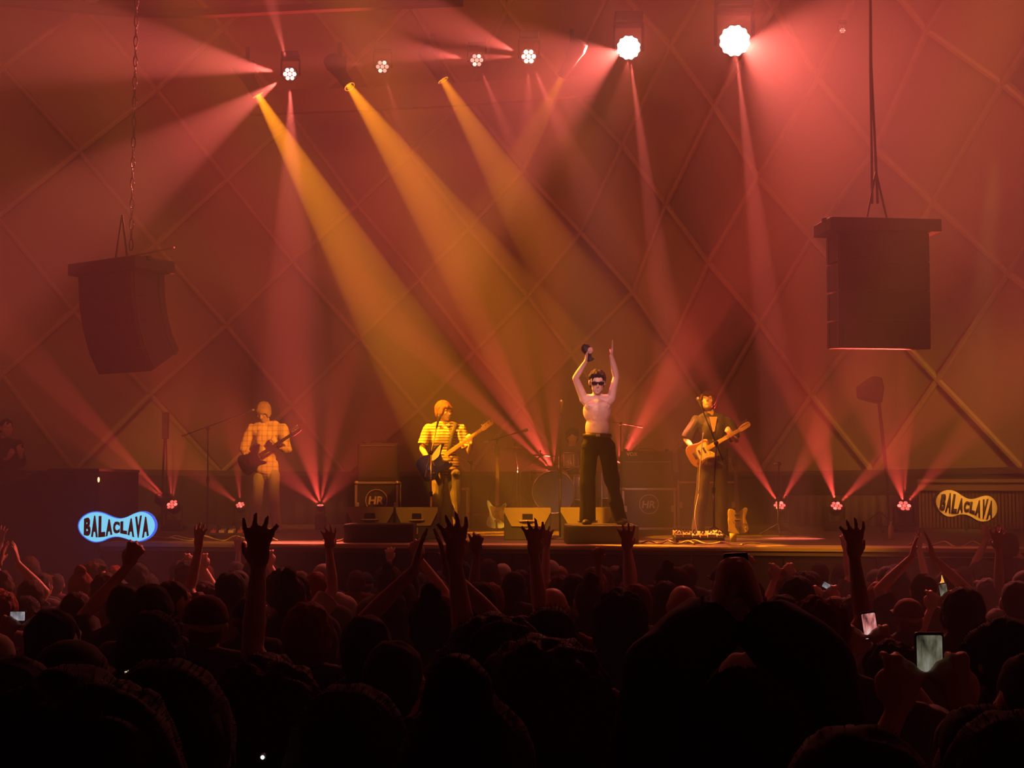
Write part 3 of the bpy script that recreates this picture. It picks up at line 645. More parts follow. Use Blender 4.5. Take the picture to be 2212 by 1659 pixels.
# --- right guitarist
base, q = perf(1535, 1160, 18.0)
gr = thing('guitarist', 'guitarist at right in an open dark shirt, chin raised beside the microphone', 'person', base)
J = dict(head=q(1532, 868, -.02), neck=q(1541, 898, .02), chest=q(1540, 930), pel=q(1540, 1000, .02), shL=q(1507, 912), shR=q(1573, 912), elL=q(1484, 950, .0), wrL=q(1496, 971, -.2),
 elR=q(1592, 952, -.02), wrR=q(1576, 945, -.24), hipL=q(1523, 1012), hipR=q(1556, 1012), knL=q(1515, 1080, -.03), knR=q(1560, 1080), anL=q(1506, 1147), anR=q(1558, 1146))
figure(gr, J, dict(R=rotm(-.25, -.28, 0, CR), hscale=1.08, body_R=Matrix.Rotation(CR, 3, 'Z'), handL=((.35, -.1, -.85), (0, .9, -.1), .3, 1), handR=((-.45, -.2, .8), (-.2, .9, 0), .9, -1),
 shirt=mat('dark_shirt', (.05, .042, .025), .8, bump=.3), loose=.022, fold=.025, g=.94, sleeve=.95, trousers=mat('dark_trousers', (.05, .038, .03), .8, bump=.3), flare=.02, hair='shag', hair_m=mat('hair_darkbrown', (.09, .04, .02), .7, scale=60, spec=.15, bump=.3), cam=1, voxel=.0085))
b = BM(); prism(b, [(-.05, .09), (.05, .09), (.012, -.1), (-.008, -.1)], .012, Matrix.Translation(q(1540, 917, -.135)) @ Matrix.Rotation(math.pi / 2, 4, 'X')); obj('open_collar_chest', b, skin_m, gr)
b = BM(); lathe(b, [(.034, -.02), (.037, 0), (.034, .02)], 14, Matrix.Translation(J['wrR'] + V((-.005, 0, .01))) @ Matrix.Rotation(.9, 4, 'Y')); obj('wristband', b, mat('wristband', (.35, .05, .12), .7), gr, smooth=True)
# --- drummer
base, q = perf(1240, 1095, 22.7, STAGE + .2)
dr = thing('drummer', 'dark-haired drummer in a grey shirt sitting behind the kit, head down', 'person', base)
J = dict(head=q(1237, 932, 0), neck=q(1236, 956), chest=q(1234, 985, .02), pel=q(1234, 1030, .1), shL=q(1212, 962), shR=q(1258, 962), elL=q(1203, 995, -.1), wrL=q(1216, 1005, -.35), elR=q(1270, 995, -.1), wrR=q(1256, 1000, -.35),
 hipL=q(1224, 1036, .1), hipR=q(1246, 1036, .1), knL=q(1212, 1040, -.38), knR=q(1262, 1040, -.38), anL=q(1210, 1083, -.35), anR=q(1266, 1083, -.35))
figure(dr, J, dict(R=rotm(0, .3, 0, CR), body_R=Matrix.Rotation(CR, 3, 'Z'), handL=((.3, -.8, -.2), (0, 0, -1), 1.0, -1), handR=((-.3, -.8, -.2), (0, 0, -1), 1.0, 1),
 shirt=mat('grey_shirt', (.12, .09, .08), .8), sleeve=.9, trousers=mat('dark_trousers', (.04, .03, .03), .8), hair='curly', hair_m=hair_cols['black'], cam=1, voxel=.011))
for s, x in (('wrL', .28), ('wrR', -.28)):
    p0 = base + J[s]; b = BM(); tube(b, [(0, .05, 0), (x * .5, -.18, .05), (x, -.36, .1)], [.008, .007, .004], 6)
    o_ = obj('drumstick', b, mat('stick_wood', (.6, .42, .22), .5), None); o_.location = p0 + V((0, -.05, 0)); tag(o_, 'pale drumstick in the drummer %s hand' % ('right' if s == 'wrL' else 'left'), 'drumstick')
# --- stage-side figures
def bystander(px, pyf, D, z, label, J2, **k):
    base, q = perf(px, pyf, D, z); t = thing('person', label, 'person', base); figure(t, J2(q), k); return t
bystander(22, 1157, 18.4, STAGE, 'dark figure at the far left edge filming from the raised side platform with red-lit hands', lambda q: dict(head=q(8, 925), neck=q(8, 952), chest=q(6, 980), pel=q(6, 1020, .05), shL=q(-18, 962), shR=q(32, 962), elL=q(-10, 1000, -.15), wrL=q(32, 992, -.3), elR=q(48, 1000, -.1), wrR=q(57, 984, -.28),
  hipL=q(-5, 1028), hipR=q(18, 1028), knL=q(-5, 1082), knR=q(18, 1082), anL=q(-5, 1142), anR=q(18, 1142)), R=rotm(.6, .1, 0, CR), body_R=Matrix.Rotation(CR, 3, 'Z'), handL=((.4, -.2, .8), (0, 1, 0), .7, 1), handR=((-.2, -.2, .9), (0, 1, 0), .6, -1),
  shirt=mat('dark_cloth', (.02, .018, .018), .8), sleeve=1.8, trousers=mat('dark_trousers', (.04, .03, .03), .8), hair='short', hair_m=hair_cols['black'], cam=1, voxel=.011, waist=.1)
# ---------------------------------------------------------------- instruments
chrome = mat('chrome', (.7, .65, .6), .2, 1.0); ivory = mat('ivory', (.8, .7, .5), .4)
def guitar(name, label, bc, tip, nrm, body_pts, cols, kind='guitar', pegs=6, guard=None, straight=True):
    """bc body centre, tip headstock tip (world); outline given with x along the neck. plane normal nrm faces the viewer"""
    x = (V(tip) - V(bc)).normalized(); z = V(nrm); z = (z - x * z.dot(x)).normalized(); y = z.cross(x)
    total = (V(tip) - V(bc)).length; t = thing(name, label, 'guitar', bc)
    m = Matrix((x, y, z)).transposed().to_4x4(); t.matrix_world = Matrix.Translation(V(bc)) @ m
    body_m, guard_m, neck_m, board_m, head_m = cols; th = .042
    b = BM(); prism(b, body_pts, th, None, -th / 2); obj('body', b, body_m, t, bevel=.012)
    mx_ = max(p[0] for p in body_pts); g = guard or sguard
    b = BM(); prism(b, g, .004, None, th / 2 + .001); obj('pickguard', b, guard_m, t)
    hl = .17 if pegs == 6 else .2; ne = total - hl; st = mx_ - .07
    b = BM(); vs_ = []
    for xx, hw in ((st, .028), (ne, .021)): vs_.append([b.verts.new((xx, -hw, .034)), b.verts.new((xx, hw, .034)), b.verts.new((xx, hw * .7, .006)), b.verts.new((xx, -hw * .7, .006))])
    for k in range(4): b.faces.new((vs_[0][k], vs_[0][(k + 1) % 4], vs_[1][(k + 1) % 4], vs_[1][k]))
    b.faces.new(vs_[0]); b.faces.new(vs_[1][::-1]); nk = obj('neck', b, neck_m, t)
    b = BM(); prism(b, [(st, -.028), (ne, -.021), (ne, .021), (st, .028)], .006, None, .034); obj('fretboard', b, board_m, t)
    me = None; L = ne + .12
    for k in range(1, 18 if pegs == 6 else 16):
        xx = ne - L * (1 - 2 ** (-k / 12.0))
        if xx < st: break
        if me is None: b = BM(); box(b, (0, 0, 0), (.003, .046, .003)); o_ = obj('fret', b, mat('fret_wire', (.3, .24, .16), .3, 1), t); me = o_.data
        else: o_ = obj('fret', me, None, t)
        o_.location = (xx, 0, .041)
    hs = [(ne, -.021), (ne + .03, -.032), (ne + hl * .9, -.03), (ne + hl, -.01), (ne + hl * .97, .03), (ne + hl * .8, .045), (ne + .05, .04), (ne + .02, .028), (ne, .021)]
    b = BM(); prism(b, hs, .016, None, .014); obj('headstock', b, head_m, t, bevel=.004)
    for k in range(pegs):
        b = BM(); xx = ne + .04 + k * (hl - .06) / (pegs - 1); r = .006 if pegs == 6 else .009
        lathe(b, [(r, 0), (r, .018), (r * .5, .022)], 8, Matrix.Translation((xx, .018 if straight else 0, .03))); tube(b, [(xx, .04, .022), (xx, .062, .022)], .003, 5); ball(b, (xx, .068, .022), (r * 1.3, r * 1.1, .004)); obj('tuning_peg', b, chrome, t, smooth=True)
    b = BM(); box(b, (-.09, 0, th / 2 + .012), (.04, .08, .014)); obj('bridge', b, chrome, t, bevel=.003)
    for xx in ((-.02, .05) if pegs == 6 else (0.0,)): 
        b = BM(); box(b, (xx, 0, th / 2 + .008), (.022, .075, .012)); obj('pickup', b, mat('pickup_black', (.02, .02, .02), .4), t, bevel=.003)
    b = BM()
    n = 6 if pegs == 6 else 4
    for k in range(n):
        yy = (k - (n - 1) / 2) * (.05 / n); tube(b, [(-.09, yy * 1.3, th / 2 + .02), (ne + .02, yy * .8, .045)], .0009, 4)
    obj('strings', b, chrome, t, kind='stuff')
    for k in range(2):
        b = BM(); lathe(b, [(.012, 0), (.011, .014), (.0, .015)], 10, Matrix.Translation((-.07 - k * .045, -.11 + k * .005, th / 2))); obj('control_knob', b, chrome, t, smooth=True)
    return t
def smooth_outline(p, n=3):
    for _ in range(n):
        q = []
        for a, b_ in zip(p, p[1:] + p[:1]): q += [(a[0] * .75 + b_[0] * .25, a[1] * .75 + b_[1] * .25), (a[0] * .25 + b_[0] * .75, a[1] * .25 + b_[1] * .75)]
        p = q
    return p
strat = smooth_outline([(-.2, 0), (-.19, -.10), (-.12, -.165), (-.03, -.15), (.03, -.105), (.09, -.115), (.15, -.14), (.18, -.12), (.13, -.07), (.105, -.03), (.105, .03), (.13, .07), (.20, .12), (.22, .15), (.15, .155), (.07, .12), (.0, .11), (-.07, .15), (-.15, .16), (-.19, .10)], 2)
tele = smooth_outline([(-.2, 0), (-.19, .11), (-.12, .16), (-.03, .13), (.04, .115), (.11, .13), (.15, .09), (.12, .03), (.105, -.03), (.12, -.06), (.165, -.11), (.15, -.15), (.09, -.14), (.02, -.11), (-.05, -.135), (-.13, -.16), (-.19, -.11)][::-1], 2)
sguard = smooth_outline([(.10, -.03), (.13, -.075), (.15, -.125), (.09, -.1), (.03, -.09), (-.04, -.115), (-.1, -.12), (-.12, -.09), (-.07, -.04), (-.06, .03), (-.02, .07), (.05, .09), (.12, .11), (.13, .08), (.1, .03)], 1)
tguard = smooth_outline([(.1, .03), (.12, .08), (.07, .09), (0, .085), (-.05, .06), (-.07, -.05), (-.05, -.1), (.0, -.095), (.03, -.09), (.09, -.12), (.14, -.13), (.14, -.1), (.105, -.05), (.1, -.03)], 1)
bassb = smooth_outline([(-.24, .0), (-.25, -.15), (-.1, -.19), (.0, -.12), (.1, -.17), (.22, -.17), (.2, -.08), (.13, -.045), (.14, .05), (.2, .1), (.3, .15), (.15, .18), (.03, .12), (-.1, .19), (-.24, .14)], 2)
bguard = smooth_outline([(.0, .03), (.02, .09), (.1, .125), (.2, .15), (.25, .155), (.19, .10), (.14, .05), (.1, .035)], 1)
blk = mat('guitar_black', (.012, .011, .012), .18); maple = mat('maple', (.85, .55, .22), .4, scale=20); rosew = mat('rosewood', (.09, .05, .035), .5); maple_b = mat('maple_board', (.8, .5, .2), .4)
fwd = V((0, -1, .12))
guitar('electric_guitar', 'black electric guitar played by the blond guitarist at left', at(545, 996, 19.42), at(651, 926, 19.2), fwd, strat, (blk, blk, rosew, rosew, mat('guitar_black', 0)))
guitar('bass_guitar', 'glossy dark bass with maple neck and silvery pickguard, played by the bassist', at(938, 1001, 18.72), at(1067, 910, 18.35), fwd, bassb, (blk, mat('guard_silver', (.32, .36, .38), .3), maple, maple_b, maple), pegs=4, guard=bguard)
guitar('electric_guitar', 'amber sunburst guitar with cream front and maple neck, played by the guitarist at right', at(1516, 976, 17.72), at(1622, 915, 17.4), fwd, tele, (mat('sunburst', (.42, .2, .06), .25, var=.4, scale=3), mat('guard_cream', (.9, .72, .45), .35), maple, maple_b, maple), guard=tguard)
# guitars on stands
def gstand(px, py, D, label):
    p = at(px, py, D); p.z = STAGE; t = thing('guitar_stand', label, 'stand', p)
    for a in (0.5, 2.6, 4.7):
        b = BM(); tube(b, [(0, 0, .38), (math.cos(a) * .2, math.sin(a) * .2, .02)], .011, 6); ball(b, (math.cos(a) * .2, math.sin(a) * .2, .018), .018); obj('leg', b, black_m, t)
    b = BM(); tube(b, [(0, .02, .3), (0, .06, .75)], .012, 8); obj('post', b, black_m, t)
    b = BM(); tube(b, [(-.11, -.09, .2), (-.09, -.02, .16), (0, .02, .16), (.09, -.02, .16), (.11, -.09, .2)], .011, 6); obj('cradle', b, black_m, t); return t
gstand(1073, 1140, 20.6, 'black stand holding the pale blue guitar left of the drums')
guitar('electric_guitar', 'pale blue offset guitar with dark pickguard standing upright left of the drums', at(1074, 1112, 20.5), at(1075, 962, 20.55), V((0, -1, .08)), strat, (mat('pale_blue', (.5, .68, .74), .3), rosew, mat('neck_brown', (.32, .16, .07), .5), mat('neck_brown', 0), rosew))
gstand(1592, 1157, 18.9, 'black stand holding the yellow guitar at right')
guitar('electric_guitar', 'butter yellow guitar with black pickup strip, standing behind the right guitarist', at(1592, 1122, 18.8), at(1586, 985, 18.95), V((.1, -1, .08)), tele, (mat('butter', (.62, .45, .12), .35), mat('guard_yellow', (.5, .36, .12), .4), rosew, rosew, rosew), guard=tguard)
# ---------------------------------------------------------------- microphones and stands
def mic(bm, p, d):
    m = Matrix.Translation(V(p)) @ frame(d).to_4x4(); lathe(bm, [(.011, -.15), (.018, -.03), (.024, -.01), (.027, .012), (.02, .034), (0, .042)], 14, m)
def micstand(label, foot, joint, end, tail=None, wire=True, straight=False, base='tripod', col=None, name='microphone_stand', mic_m=None, mic_on=True):
    foot = V(foot); t = thing(name, label, 'stand', foot); j = V(joint) - foot; e = V(end) - foot; pm_ = col or black_m
    b = BM(); tube(b, [(0, 0, .04), (0, 0, j.z * .5)], .014, 8); tube(b, [(0, 0, j.z * .5), j], .010, 8); obj('pole', b, pm_, t, smooth=True)
    b = BM(); tube(b, [(0, 0, j.z * .48), (0, 0, j.z * .54)], .022, 8); obj('clutch', b, black_m, t)
    if base == 'tripod':
        for a in (.4, 2.5, 4.6):
            b = BM(); tube(b, [(0, 0, .16), (math.cos(a) * .27, math.sin(a) * .27, .02)], .009, 6); obj('leg', b, black_m, t)
    else:
        b = BM(); lathe(b, [(.12, 0), (.12, .012), (.03, .03)], 24); obj('base', b, black_m, t, smooth=True)
    if not straight:
        b = BM(); ball(b, j, .028); obj('joint', b, black_m, t); b = BM(); tl = (V(tail) - foot) if tail is not None else j; tube(b, [tl, e], .008, 8); o_ = obj('boom', b, pm_, t, smooth=True)
        if tail is not None: b = BM(); d = (tl - j).normalized(); tube(b, [tl, tl - d * .08], .016, 8); obj('counterweight', b, mat('steel', (.4, .33, .28), .4, .8), o_)
    d = (e - (V(tail) - foot if tail is not None else V((0, 0, 0)))).normalized() if not straight else V((0, -.5, 1)).normalized()
    if mic_on:
        b = BM(); mic(b, e + d * .12, d); obj('microphone', b, mic_m or mat('mic_grille', (.45, .38, .3), .35, .7), t, smooth=True)
    return t
def sp(px, D, z=STAGE): p = at(px, 1100, D); p.z = z; return p
micstand('boom microphone stand left of the blond guitarist', sp(448, 19.7), at(449, 926, 19.7), at(528, 893, 19.6), at(393, 942, 19.8))
micstand('pale gold microphone stand slanting in front of the bassist', sp(931, 18.1), at(931, 978, 18.1), at(944, 920, 18.05), at(919, 1030, 18.15), col=mat('gold_lit', (.8, .6, .3), .35, .7))  # golden light on the stand is put into its colour
micstand('tall straight microphone stand left of the singer', sp(1210, 17.4), at(1211, 893, 17.4), at(1212, 890, 17.4), straight=True, base='disc', mic_m=mat('mic_brass', (.8, .62, .3), .3, .8))
micstand('microphone stand crossing the right guitarist, boom angled down to the right', sp(1542, 17.1), at(1547, 957, 17.1), at(1517, 884, 17.05), at(1567, 1008, 17.15))
micstand('drum overhead boom microphone over the left cymbals', sp(1073, 21.6), at(1074, 948, 21.6), at(1119, 934, 21.6), at(1045, 956, 21.6))
micstand('boom microphone stand behind the singer at right', sp(1341, 22.0), at(1341, 915, 22.0), at(1322, 912, 22.0), at(1388, 922, 22.0), mic_on=False)
micstand('thin dark microphone stand in front of the first right floor light', sp(1681, 18.4), at(1683, 1002, 18.4), at(1672, 1001, 18.4), at(1684, 1002, 18.4), mic_on=False)
micstand('short dark microphone stand behind the bassist', sp(1018, 20.6), at(1018, 1000, 20.6), at(1006, 995, 20.6), at(1030, 1004, 20.6))
# ---------------------------------------------------------------- drum kit on its low riser
DZ = STAGE + .2
p0 = at(1195, 1095, 22.0)
t = thing('drum_riser', 'low dark riser under the drum kit', 'riser', (p0.x, 22.35, STAGE)); b = BM(); box(b, (0, 0, .09), (2.6, 1.8, .18)); obj('frame', b, mat('riser_dark', (.03, .022, .02), .8), t, bevel=.01)
b = BM(); box(b, (0, 0, .19), (2.6, 1.8, .02)); obj('carpet', b, mat('riser_carpet', (.05, .035, .03), .95), t)
def wdrum(name, label, c, r, dep, tilt, shell, skinm, lugs=8, legs=0, front=None):
    t = thing(name, label, 'drum', c); m = Matrix.Rotation(tilt, 4, 'X')
    b = BM(); lathe(b, [(r * .98, -dep / 2), (r, -dep / 2 + .01), (r, dep / 2 - .01), (r * .98, dep / 2)], 32, m); obj('shell', b, shell, t, smooth=True)
    for s in (-1, 1):
        b = BM(); lathe(b, [(r * .97, s * dep / 2), (r * 1.045, s * dep / 2), (r * 1.045, s * (dep / 2 + .022)), (r * .97, s * (dep / 2 + .022)), (r * .97, s * dep / 2)], 32, m, False); obj('hoop', b, chrome, t, smooth=True)
        b = BM(); lathe(b, [(0, s * (dep / 2 + .004)), (r * .97, s * (dep / 2 + .004)), (r * .97, s * (dep / 2 + .007)), (0, s * (dep / 2 + .007))], 32, m); obj('drum_head', b, skinm, t)
    for k in range(lugs):
        a = 2 * math.pi * k / lugs; b = BM(); tube(b, [m @ V((math.cos(a) * r * 1.03, math.sin(a) * r * 1.03, -dep / 2)), m @ V((math.cos(a) * r * 1.03, math.sin(a) * r * 1.03, dep / 2))], .007, 6); obj('lug', b, chrome, t)
    if legs == 2:
        for s in (-1, 1): b = BM(); tube(b, [(s * r * .8, -.05, -r * .5), (s * r * 1.25, -.15, -r * 1.0)], .012, 6); obj('leg', b, chrome, t)
    if legs == 3:
        for k in range(3): b = BM(); a = k * 2.1; tube(b, [(math.cos(a) * r, math.sin(a) * r, 0), (math.cos(a) * r * 1.06, math.sin(a) * r * 1.06, -(c[2] - DZ) + .01)], .01, 6); obj('leg', b, chrome, t)
    return t
shell_m = mat('drum_shell', (.25, .2, .2), .3, .3); head_m = mat('bass_head', (.10, .13, .20), .5); white_h = mat('drum_skin', (.6, .5, .45), .6)
r = 45 * 22.1 / F; cc = at(1195, 1053, 22.1); cc.z = DZ + r * 1.07
wdrum('bass_drum', 'big bass drum with a slate blue front head left of the singer', cc, r, .4, math.pi / 2, shell_m, head_m, 8, 2)
c = at(1228, 1000, 22.5); wdrum('tom_drum', 'small tom drum just above the right edge of the bass drum', c, .15, .22, -.3, mat('tom_chrome', (.3, .25, .25), .25, .6), white_h, 6)
c = at(1252, 1040, 22.3); c.z = DZ + .42; wdrum('floor_tom', 'floor tom drum beside the singer left leg', c, .19, .36, 0, mat('tom_chrome', 0), white_h, 6, 3)
c = at(1312, 1035, 22.4); c.z = DZ + .46; wdrum('floor_tom', 'floor tom drum seen between the singer legs', c, .2, .4, 0, mat('tom_chrome', 0), white_h, 6, 3)
c = at(1168, 1012, 22.8); c.z = DZ + .6; wdrum('snare_drum', 'snare drum behind the left rim of the bass drum', c, .17, .14, .1, chrome, white_h, 6, 3)
def cymbal(label, px, py, D, r, tilt, foot_px):
    c = at(px, py, D); f = sp(foot_px, D, DZ); t = thing('cymbal', label, 'cymbal', c); m = Matrix.Rotation(tilt, 4, 'Y')
    b = BM(); lathe(b, [(.0, .026), (.025, .022), (.04, .006), (r * .6, -.004), (r, -.014), (r, -.017), (.04, .0), (0, .012)], 28, m); obj('plate', b, mat('cymbal_bronze', (.5, .3, .12), .3, .9), t, smooth=True)
    b = BM(); tube(b, [m @ V((0, 0, -.02)), m @ V((0, 0, .06))], .008, 6); ball(b, m @ V((0, 0, .06)), .013); obj('wingnut', b, black_m, t)
    s_ = thing('cymbal_stand', 'tripod stand under the ' + label, 'stand', f); d = c - f; b = BM(); tube(b, [(0, 0, .1), (0, 0, d.z * .7), V((d.x, d.y, d.z - .03))], [.014, .012, .008], 8); obj('pole', b, chrome, s_)
    for a in (.6, 2.7, 4.8): b = BM(); tube(b, [(0, 0, .3), (math.cos(a) * .3, math.sin(a) * .3, .015)], .009, 6); obj('leg', b, chrome, s_)
cymbal('small hi-hat cymbal at the left of the drum kit', 1112, 967, 22.2, .2, .03, 1117)
cymbal('wide crash cymbal above the bass drum', 1167, 982, 22.3, .25, .04, 1124)
t = thing('drum_stool', 'dark round stool under the drummer', 'stool', sp(1238, 22.85, DZ)); b = BM(); lathe(b, [(.16, .42), (.18, .44), (.18, .5), (.15, .52)], 20); obj('seat', b, black, t, smooth=True); b = BM(); tube(b, [(0, 0, .05), (0, 0, .42)], .02, 8); obj('post', b, chrome, t)
for a in (.6, 2.7, 4.8): b = BM(); tube(b, [(0, 0, .2), (math.cos(a) * .2, math.sin(a) * .2, .01)], .01, 6); obj('leg', b, chrome, t)
# ---------------------------------------------------------------- road cases and amplifiers
alu = mat('case_edge', (.42, .34, .29), .4, .5); case_m = mat('case_black', (.03, .023, .02), .6); grille = mat('speaker_cloth', (.07, .045, .035), .85, scale=80, bump=.3)
def emblem(parent, c, r, m_, kind='HR'):
    b = BM(); lathe(b, [(r * .93, 0), (r, 0), (r, .004), (r * .93, .004), (r * .93, 0)], 40, Matrix.Translation(V(c)) @ Matrix.Rotation(math.pi / 2, 4, 'X'), False); obj('emblem_ring', b, m_, parent)
    me = text_mesh('HR', r * 1.0, .03 * r, .002); co = [v.co for v in me.vertices]; x0 = min(v.x for v in co); x1 = max(v.x for v in co); y1 = max(v.y for v in co)
    for v in me.vertices: v.co.x = (v.co.x - (x0 + x1) / 2) * 1.0 + (v.co.y / y1 - .5) * .1 * r; v.co.y = (v.co.y - y1 / 2)
    o_ = obj('emblem_letters', me, m_, parent); o_.location = V(c) + V((0, -.004, 0)); o_.rotation_euler = (math.pi / 2, 0, 0)
def flightcase(label, x0, x1, y0, D, z0, h, dep=.55, rz=0.0, emb=True, base_strip=True, name='road_case'):
    a = at(x0, 1100, D); c = at(x1, 1100, D); w_ = c.x - a.x; t = thing(name, label, 'case', ((a.x + c.x) / 2, D + dep / 2, z0), rz)
    b = BM(); box(b, (0, 0, h / 2), (w_ - .02, dep - .02, h - .02)); obj('panel', b, case_m, t)
    e = .035
    for sx in (-1, 1):
        for sy in (-1, 1): b = BM(); box(b, (sx * (w_ / 2 - e / 2), sy * (dep / 2 - e / 2), h / 2), (e, e, h)); obj('edge_rail', b, alu, t, bevel=.004)
    for sz in (0, 1):
        for sy in (-1, 1): b = BM(); box(b, (0, sy * (dep / 2 - e / 2), e / 2 + sz * (h - e)), (w_ - 2 * e, e, e)); obj('edge_rail', b, alu, t, bevel=.004)
        for sx in (-1, 1): b = BM(); box(b, (sx * (w_ / 2 - e / 2), 0, e / 2 + sz * (h - e)), (e, dep - 2 * e, e)); obj('edge_rail', b, alu, t, bevel=.004)
    for sx in (-1, 1):
        for sz in (0, 1):
            b = BM(); ball(b, (sx * (w_ / 2 - .02), -(dep / 2 - .02), .02 + sz * (h - .04)), .035); obj('corner', b, alu, t, smooth=True)
    if emb: emblem(t, (0, -dep / 2 - .002, h * .61), h * .235, mat('emblem_grey', (.45, .36, .32), .6))
    for s in (-1, 1): b = BM(); box(b, (s * w_ * .44, -dep / 2 - .0, h * .5), (.05, .02, .09)); obj('latch', b, alu, t, bevel=.004)
    return t, w_
flightcase('black road case with grey rails and round HR emblem, left of the bassist', 766, 860, 1040, 21.2, STAGE, 102 * 21.2 / F, emb=True)
def amp(label, x0, x1, D, z0, h, dep, ctrl=True, text=None, name='guitar_amplifier'):
    a = at(x0, 1100, D); c = at(x1, 1100, D); w_ = c.x - a.x; t = thing(name, label, 'amplifier', ((a.x + c.x) / 2, D + dep / 2, z0))
    b = BM(); box(b, (0, 0, h / 2), (w_, dep, h)); obj('cabinet', b, mat('tolex', (.035, .028, .026), .7, scale=90, bump=.2), t, bevel=.015)
    hh = h * (.62 if ctrl else .86)
    b = BM(); box(b, (0, -dep / 2 - .002, hh / 2 + .04), (w_ - .09, .012, hh - .04)); obj('grille', b, grille, t)
    b = BM(); box(b, (0, -dep / 2 - .006, hh + .045), (w_ - .07, .01, .008)); obj('trim', b, mat('gold_trim', (.5, .38, .2), .4, .5), t)
    if ctrl:
        b = BM(); box(b, (0, -dep / 2 - .002, (hh + h) / 2 + .03), (w_ - .09, .012, h - hh - .08)); obj('control_panel', b, grille, t)
    for s in (-1, 1): b = BM(); lathe(b, [(.018, 0), (.03, .012), (.03, .03), (.0, .034)], 12, Matrix.Translation((s * (w_ / 2 - .07), 0, h))); obj('corner_cap', b, black_m, t, smooth=True)
    b = BM(); tube(b, [(-.14, 0, h), (-.1, 0, h + .035), (.1, 0, h + .035), (.14, 0, h)], .012, 8, .5); obj('handle', b, black, t, smooth=True)
    if text:
        me = text_mesh(text, .075, .002, .003); o_ = obj('name_plate', me, mat('plate_gold', (.8, .65, .35), .35, .7), t); o_.location = (-w_ / 2 + .07, -dep / 2 - .014, (hh + h) / 2 + .03); o_.rotation_euler = (math.pi / 2, 0, 0)
    return t
amp('tall dark bass speaker cabinet standing on the left road case', 772, 858, 21.25, STAGE + 102 * 21.2 / F, .58, .45, ctrl=False, name='bass_cabinet')
z1 = STAGE + 90 * 20.9 / F
flightcase('road case with round HR emblem under the guitar amplifier right of the singer', 1344, 1460, 1050, 20.9, STAGE, 90 * 20.9 / F)
amp('guitar amplifier with gold maker plate standing on the road case right of the singer', 1344, 1455, 20.95, z1, 80 * 20.9 / F, .4, text='VOX')
flightcase('plain road case behind the right guitarist legs', 1463, 1592, 1030, 21.4, STAGE, 102 * 21.4 / F, emb=False)
amp('tall dark cabinet behind the right guitarist on the plain case', 1472, 1575, 21.5, STAGE + 102 * 21.4 / F, .5, .4, ctrl=False, name='speaker_cabinet')
flightcase('narrow dark equipment rack just right of the bassist', 985, 1012, 1060, 20.3, STAGE, .62, emb=False, name='equipment_rack')
# ---------------------------------------------------------------- monitor wedges
mon_m = mat('monitor_paint', (.34, .27, .13), .55, scale=14, bump=.1)
def wedge(label, x0, x1, D, z0=STAGE, rz=0.0, h=.39):
    a = at(x0, 1100, D); c = at(x1, 1100, D); w_ = c.x - a.x; t = thing('stage_monitor', label, 'speaker', ((a.x + c.x) / 2, D, z0), rz, 'wedge monitors along the stage front')
    b = BM(); prism(b, [(0, .0), (0, h), (.16, h + .0), (.5, .1), (.5, 0)], w_, Matrix.Translation((-w_ / 2, .03, 0)) @ Matrix(((0, 0, 1, 0), (1, 0, 0, 0), (0, 1, 0, 0), (0, 0, 0, 1)))); obj('cabinet', b, dark_plastic, t, bevel=.008)
    ch = w_ * .16; b = BM(); prism(b, [(-w_ / 2, h), (-w_ / 2, h * .86), (-w_ / 2 + ch, h * .42), (w_ / 2 - ch, h * .42), (w_ / 2, h * .86), (w_ / 2, h)], .025, Matrix.Translation((0, .03, 0)) @ Matrix.Rotation(math.pi / 2, 4, 'X')); pn = obj('back_panel', b, mon_m, t, bevel=.003)
    b = BM(); box(b, (0, .0, h * .66), (w_ * .22, .012, h * .3)); obj('recess', b, mat('recess_black', (.01, .008, .006), .8), t)
    b = BM(); tube(b, [(-w_ * .17, 0, h * .6), (-w_ * .17, -.03, h * .6), (w_ * .17, -.03, h * .6), (w_ * .17, 0, h * .6)], .011, 8); obj('handle', b, mat('handle_metal', (.6, .5, .25), .4, .3), t, smooth=True)
    b = BM(); box(b, (-.01, .015, h * .26), (w_ * .12, .02, h * .2)); obj('connector_plate', b, mon_m, t, bevel=.004)
    b = BM(); box(b, (0, .2, h * .55), (w_ * .86, .005, h * .9), Matrix.Rotation(-.87, 3, 'X')); o_ = obj('grille', b, grille, t); o_.location = (0, .12, .06)
    for s in (-1, 1): b = BM(); box(b, (s * w_ * .4, .1, -.0), (.04, .04, .014)); obj('foot', b, black, t)
    return t
wedge('leftmost monitor wedge, dim, on the stage front left of the bassist', 748, 850, 17.6)
wedge('second monitor wedge from the left, lit olive, in front of the bassist', 855, 945, 17.4)
wedge('brightest yellow monitor wedge, just left of the singer', 1089, 1190, 17.1)
wedge('monitor wedge right behind the singer legs, lit dull yellow', 1211, 1326, 17.3)
# black boxes at the stage front
def blackbox(label, x0, x1, D, h, dep, name='subwoofer', cat='speaker'):
    a = at(x0, 1100, D); c = at(x1, 1100, D); w_ = c.x - a.x; t = thing(name, label, cat, ((a.x + c.x) / 2, D + dep / 2, STAGE))
    b = BM(); box(b, (0, 0, h / 2), (w_, dep, h)); obj('cabinet', b, case_m, t, bevel=.012)
    b = BM(); box(b, (0, -dep / 2 - .004, h / 2), (w_ - .06, .01, h - .05)); obj('grille', b, black, t)
    for s in (-1, 1): b = BM(); box(b, (s * w_ * .45, -dep / 2 - .006, h * .5), (.03, .012, h * .35)); obj('handle', b, black_m, t, bevel=.004)
    return t
blackbox('black box on the stage front below the two left monitor wedges', 742, 893, 16.1, .22, .6)
blackbox('black riser box the singer stands on', 1224, 1380, 15.72, .215, .85, name='riser_box', cat='riser')
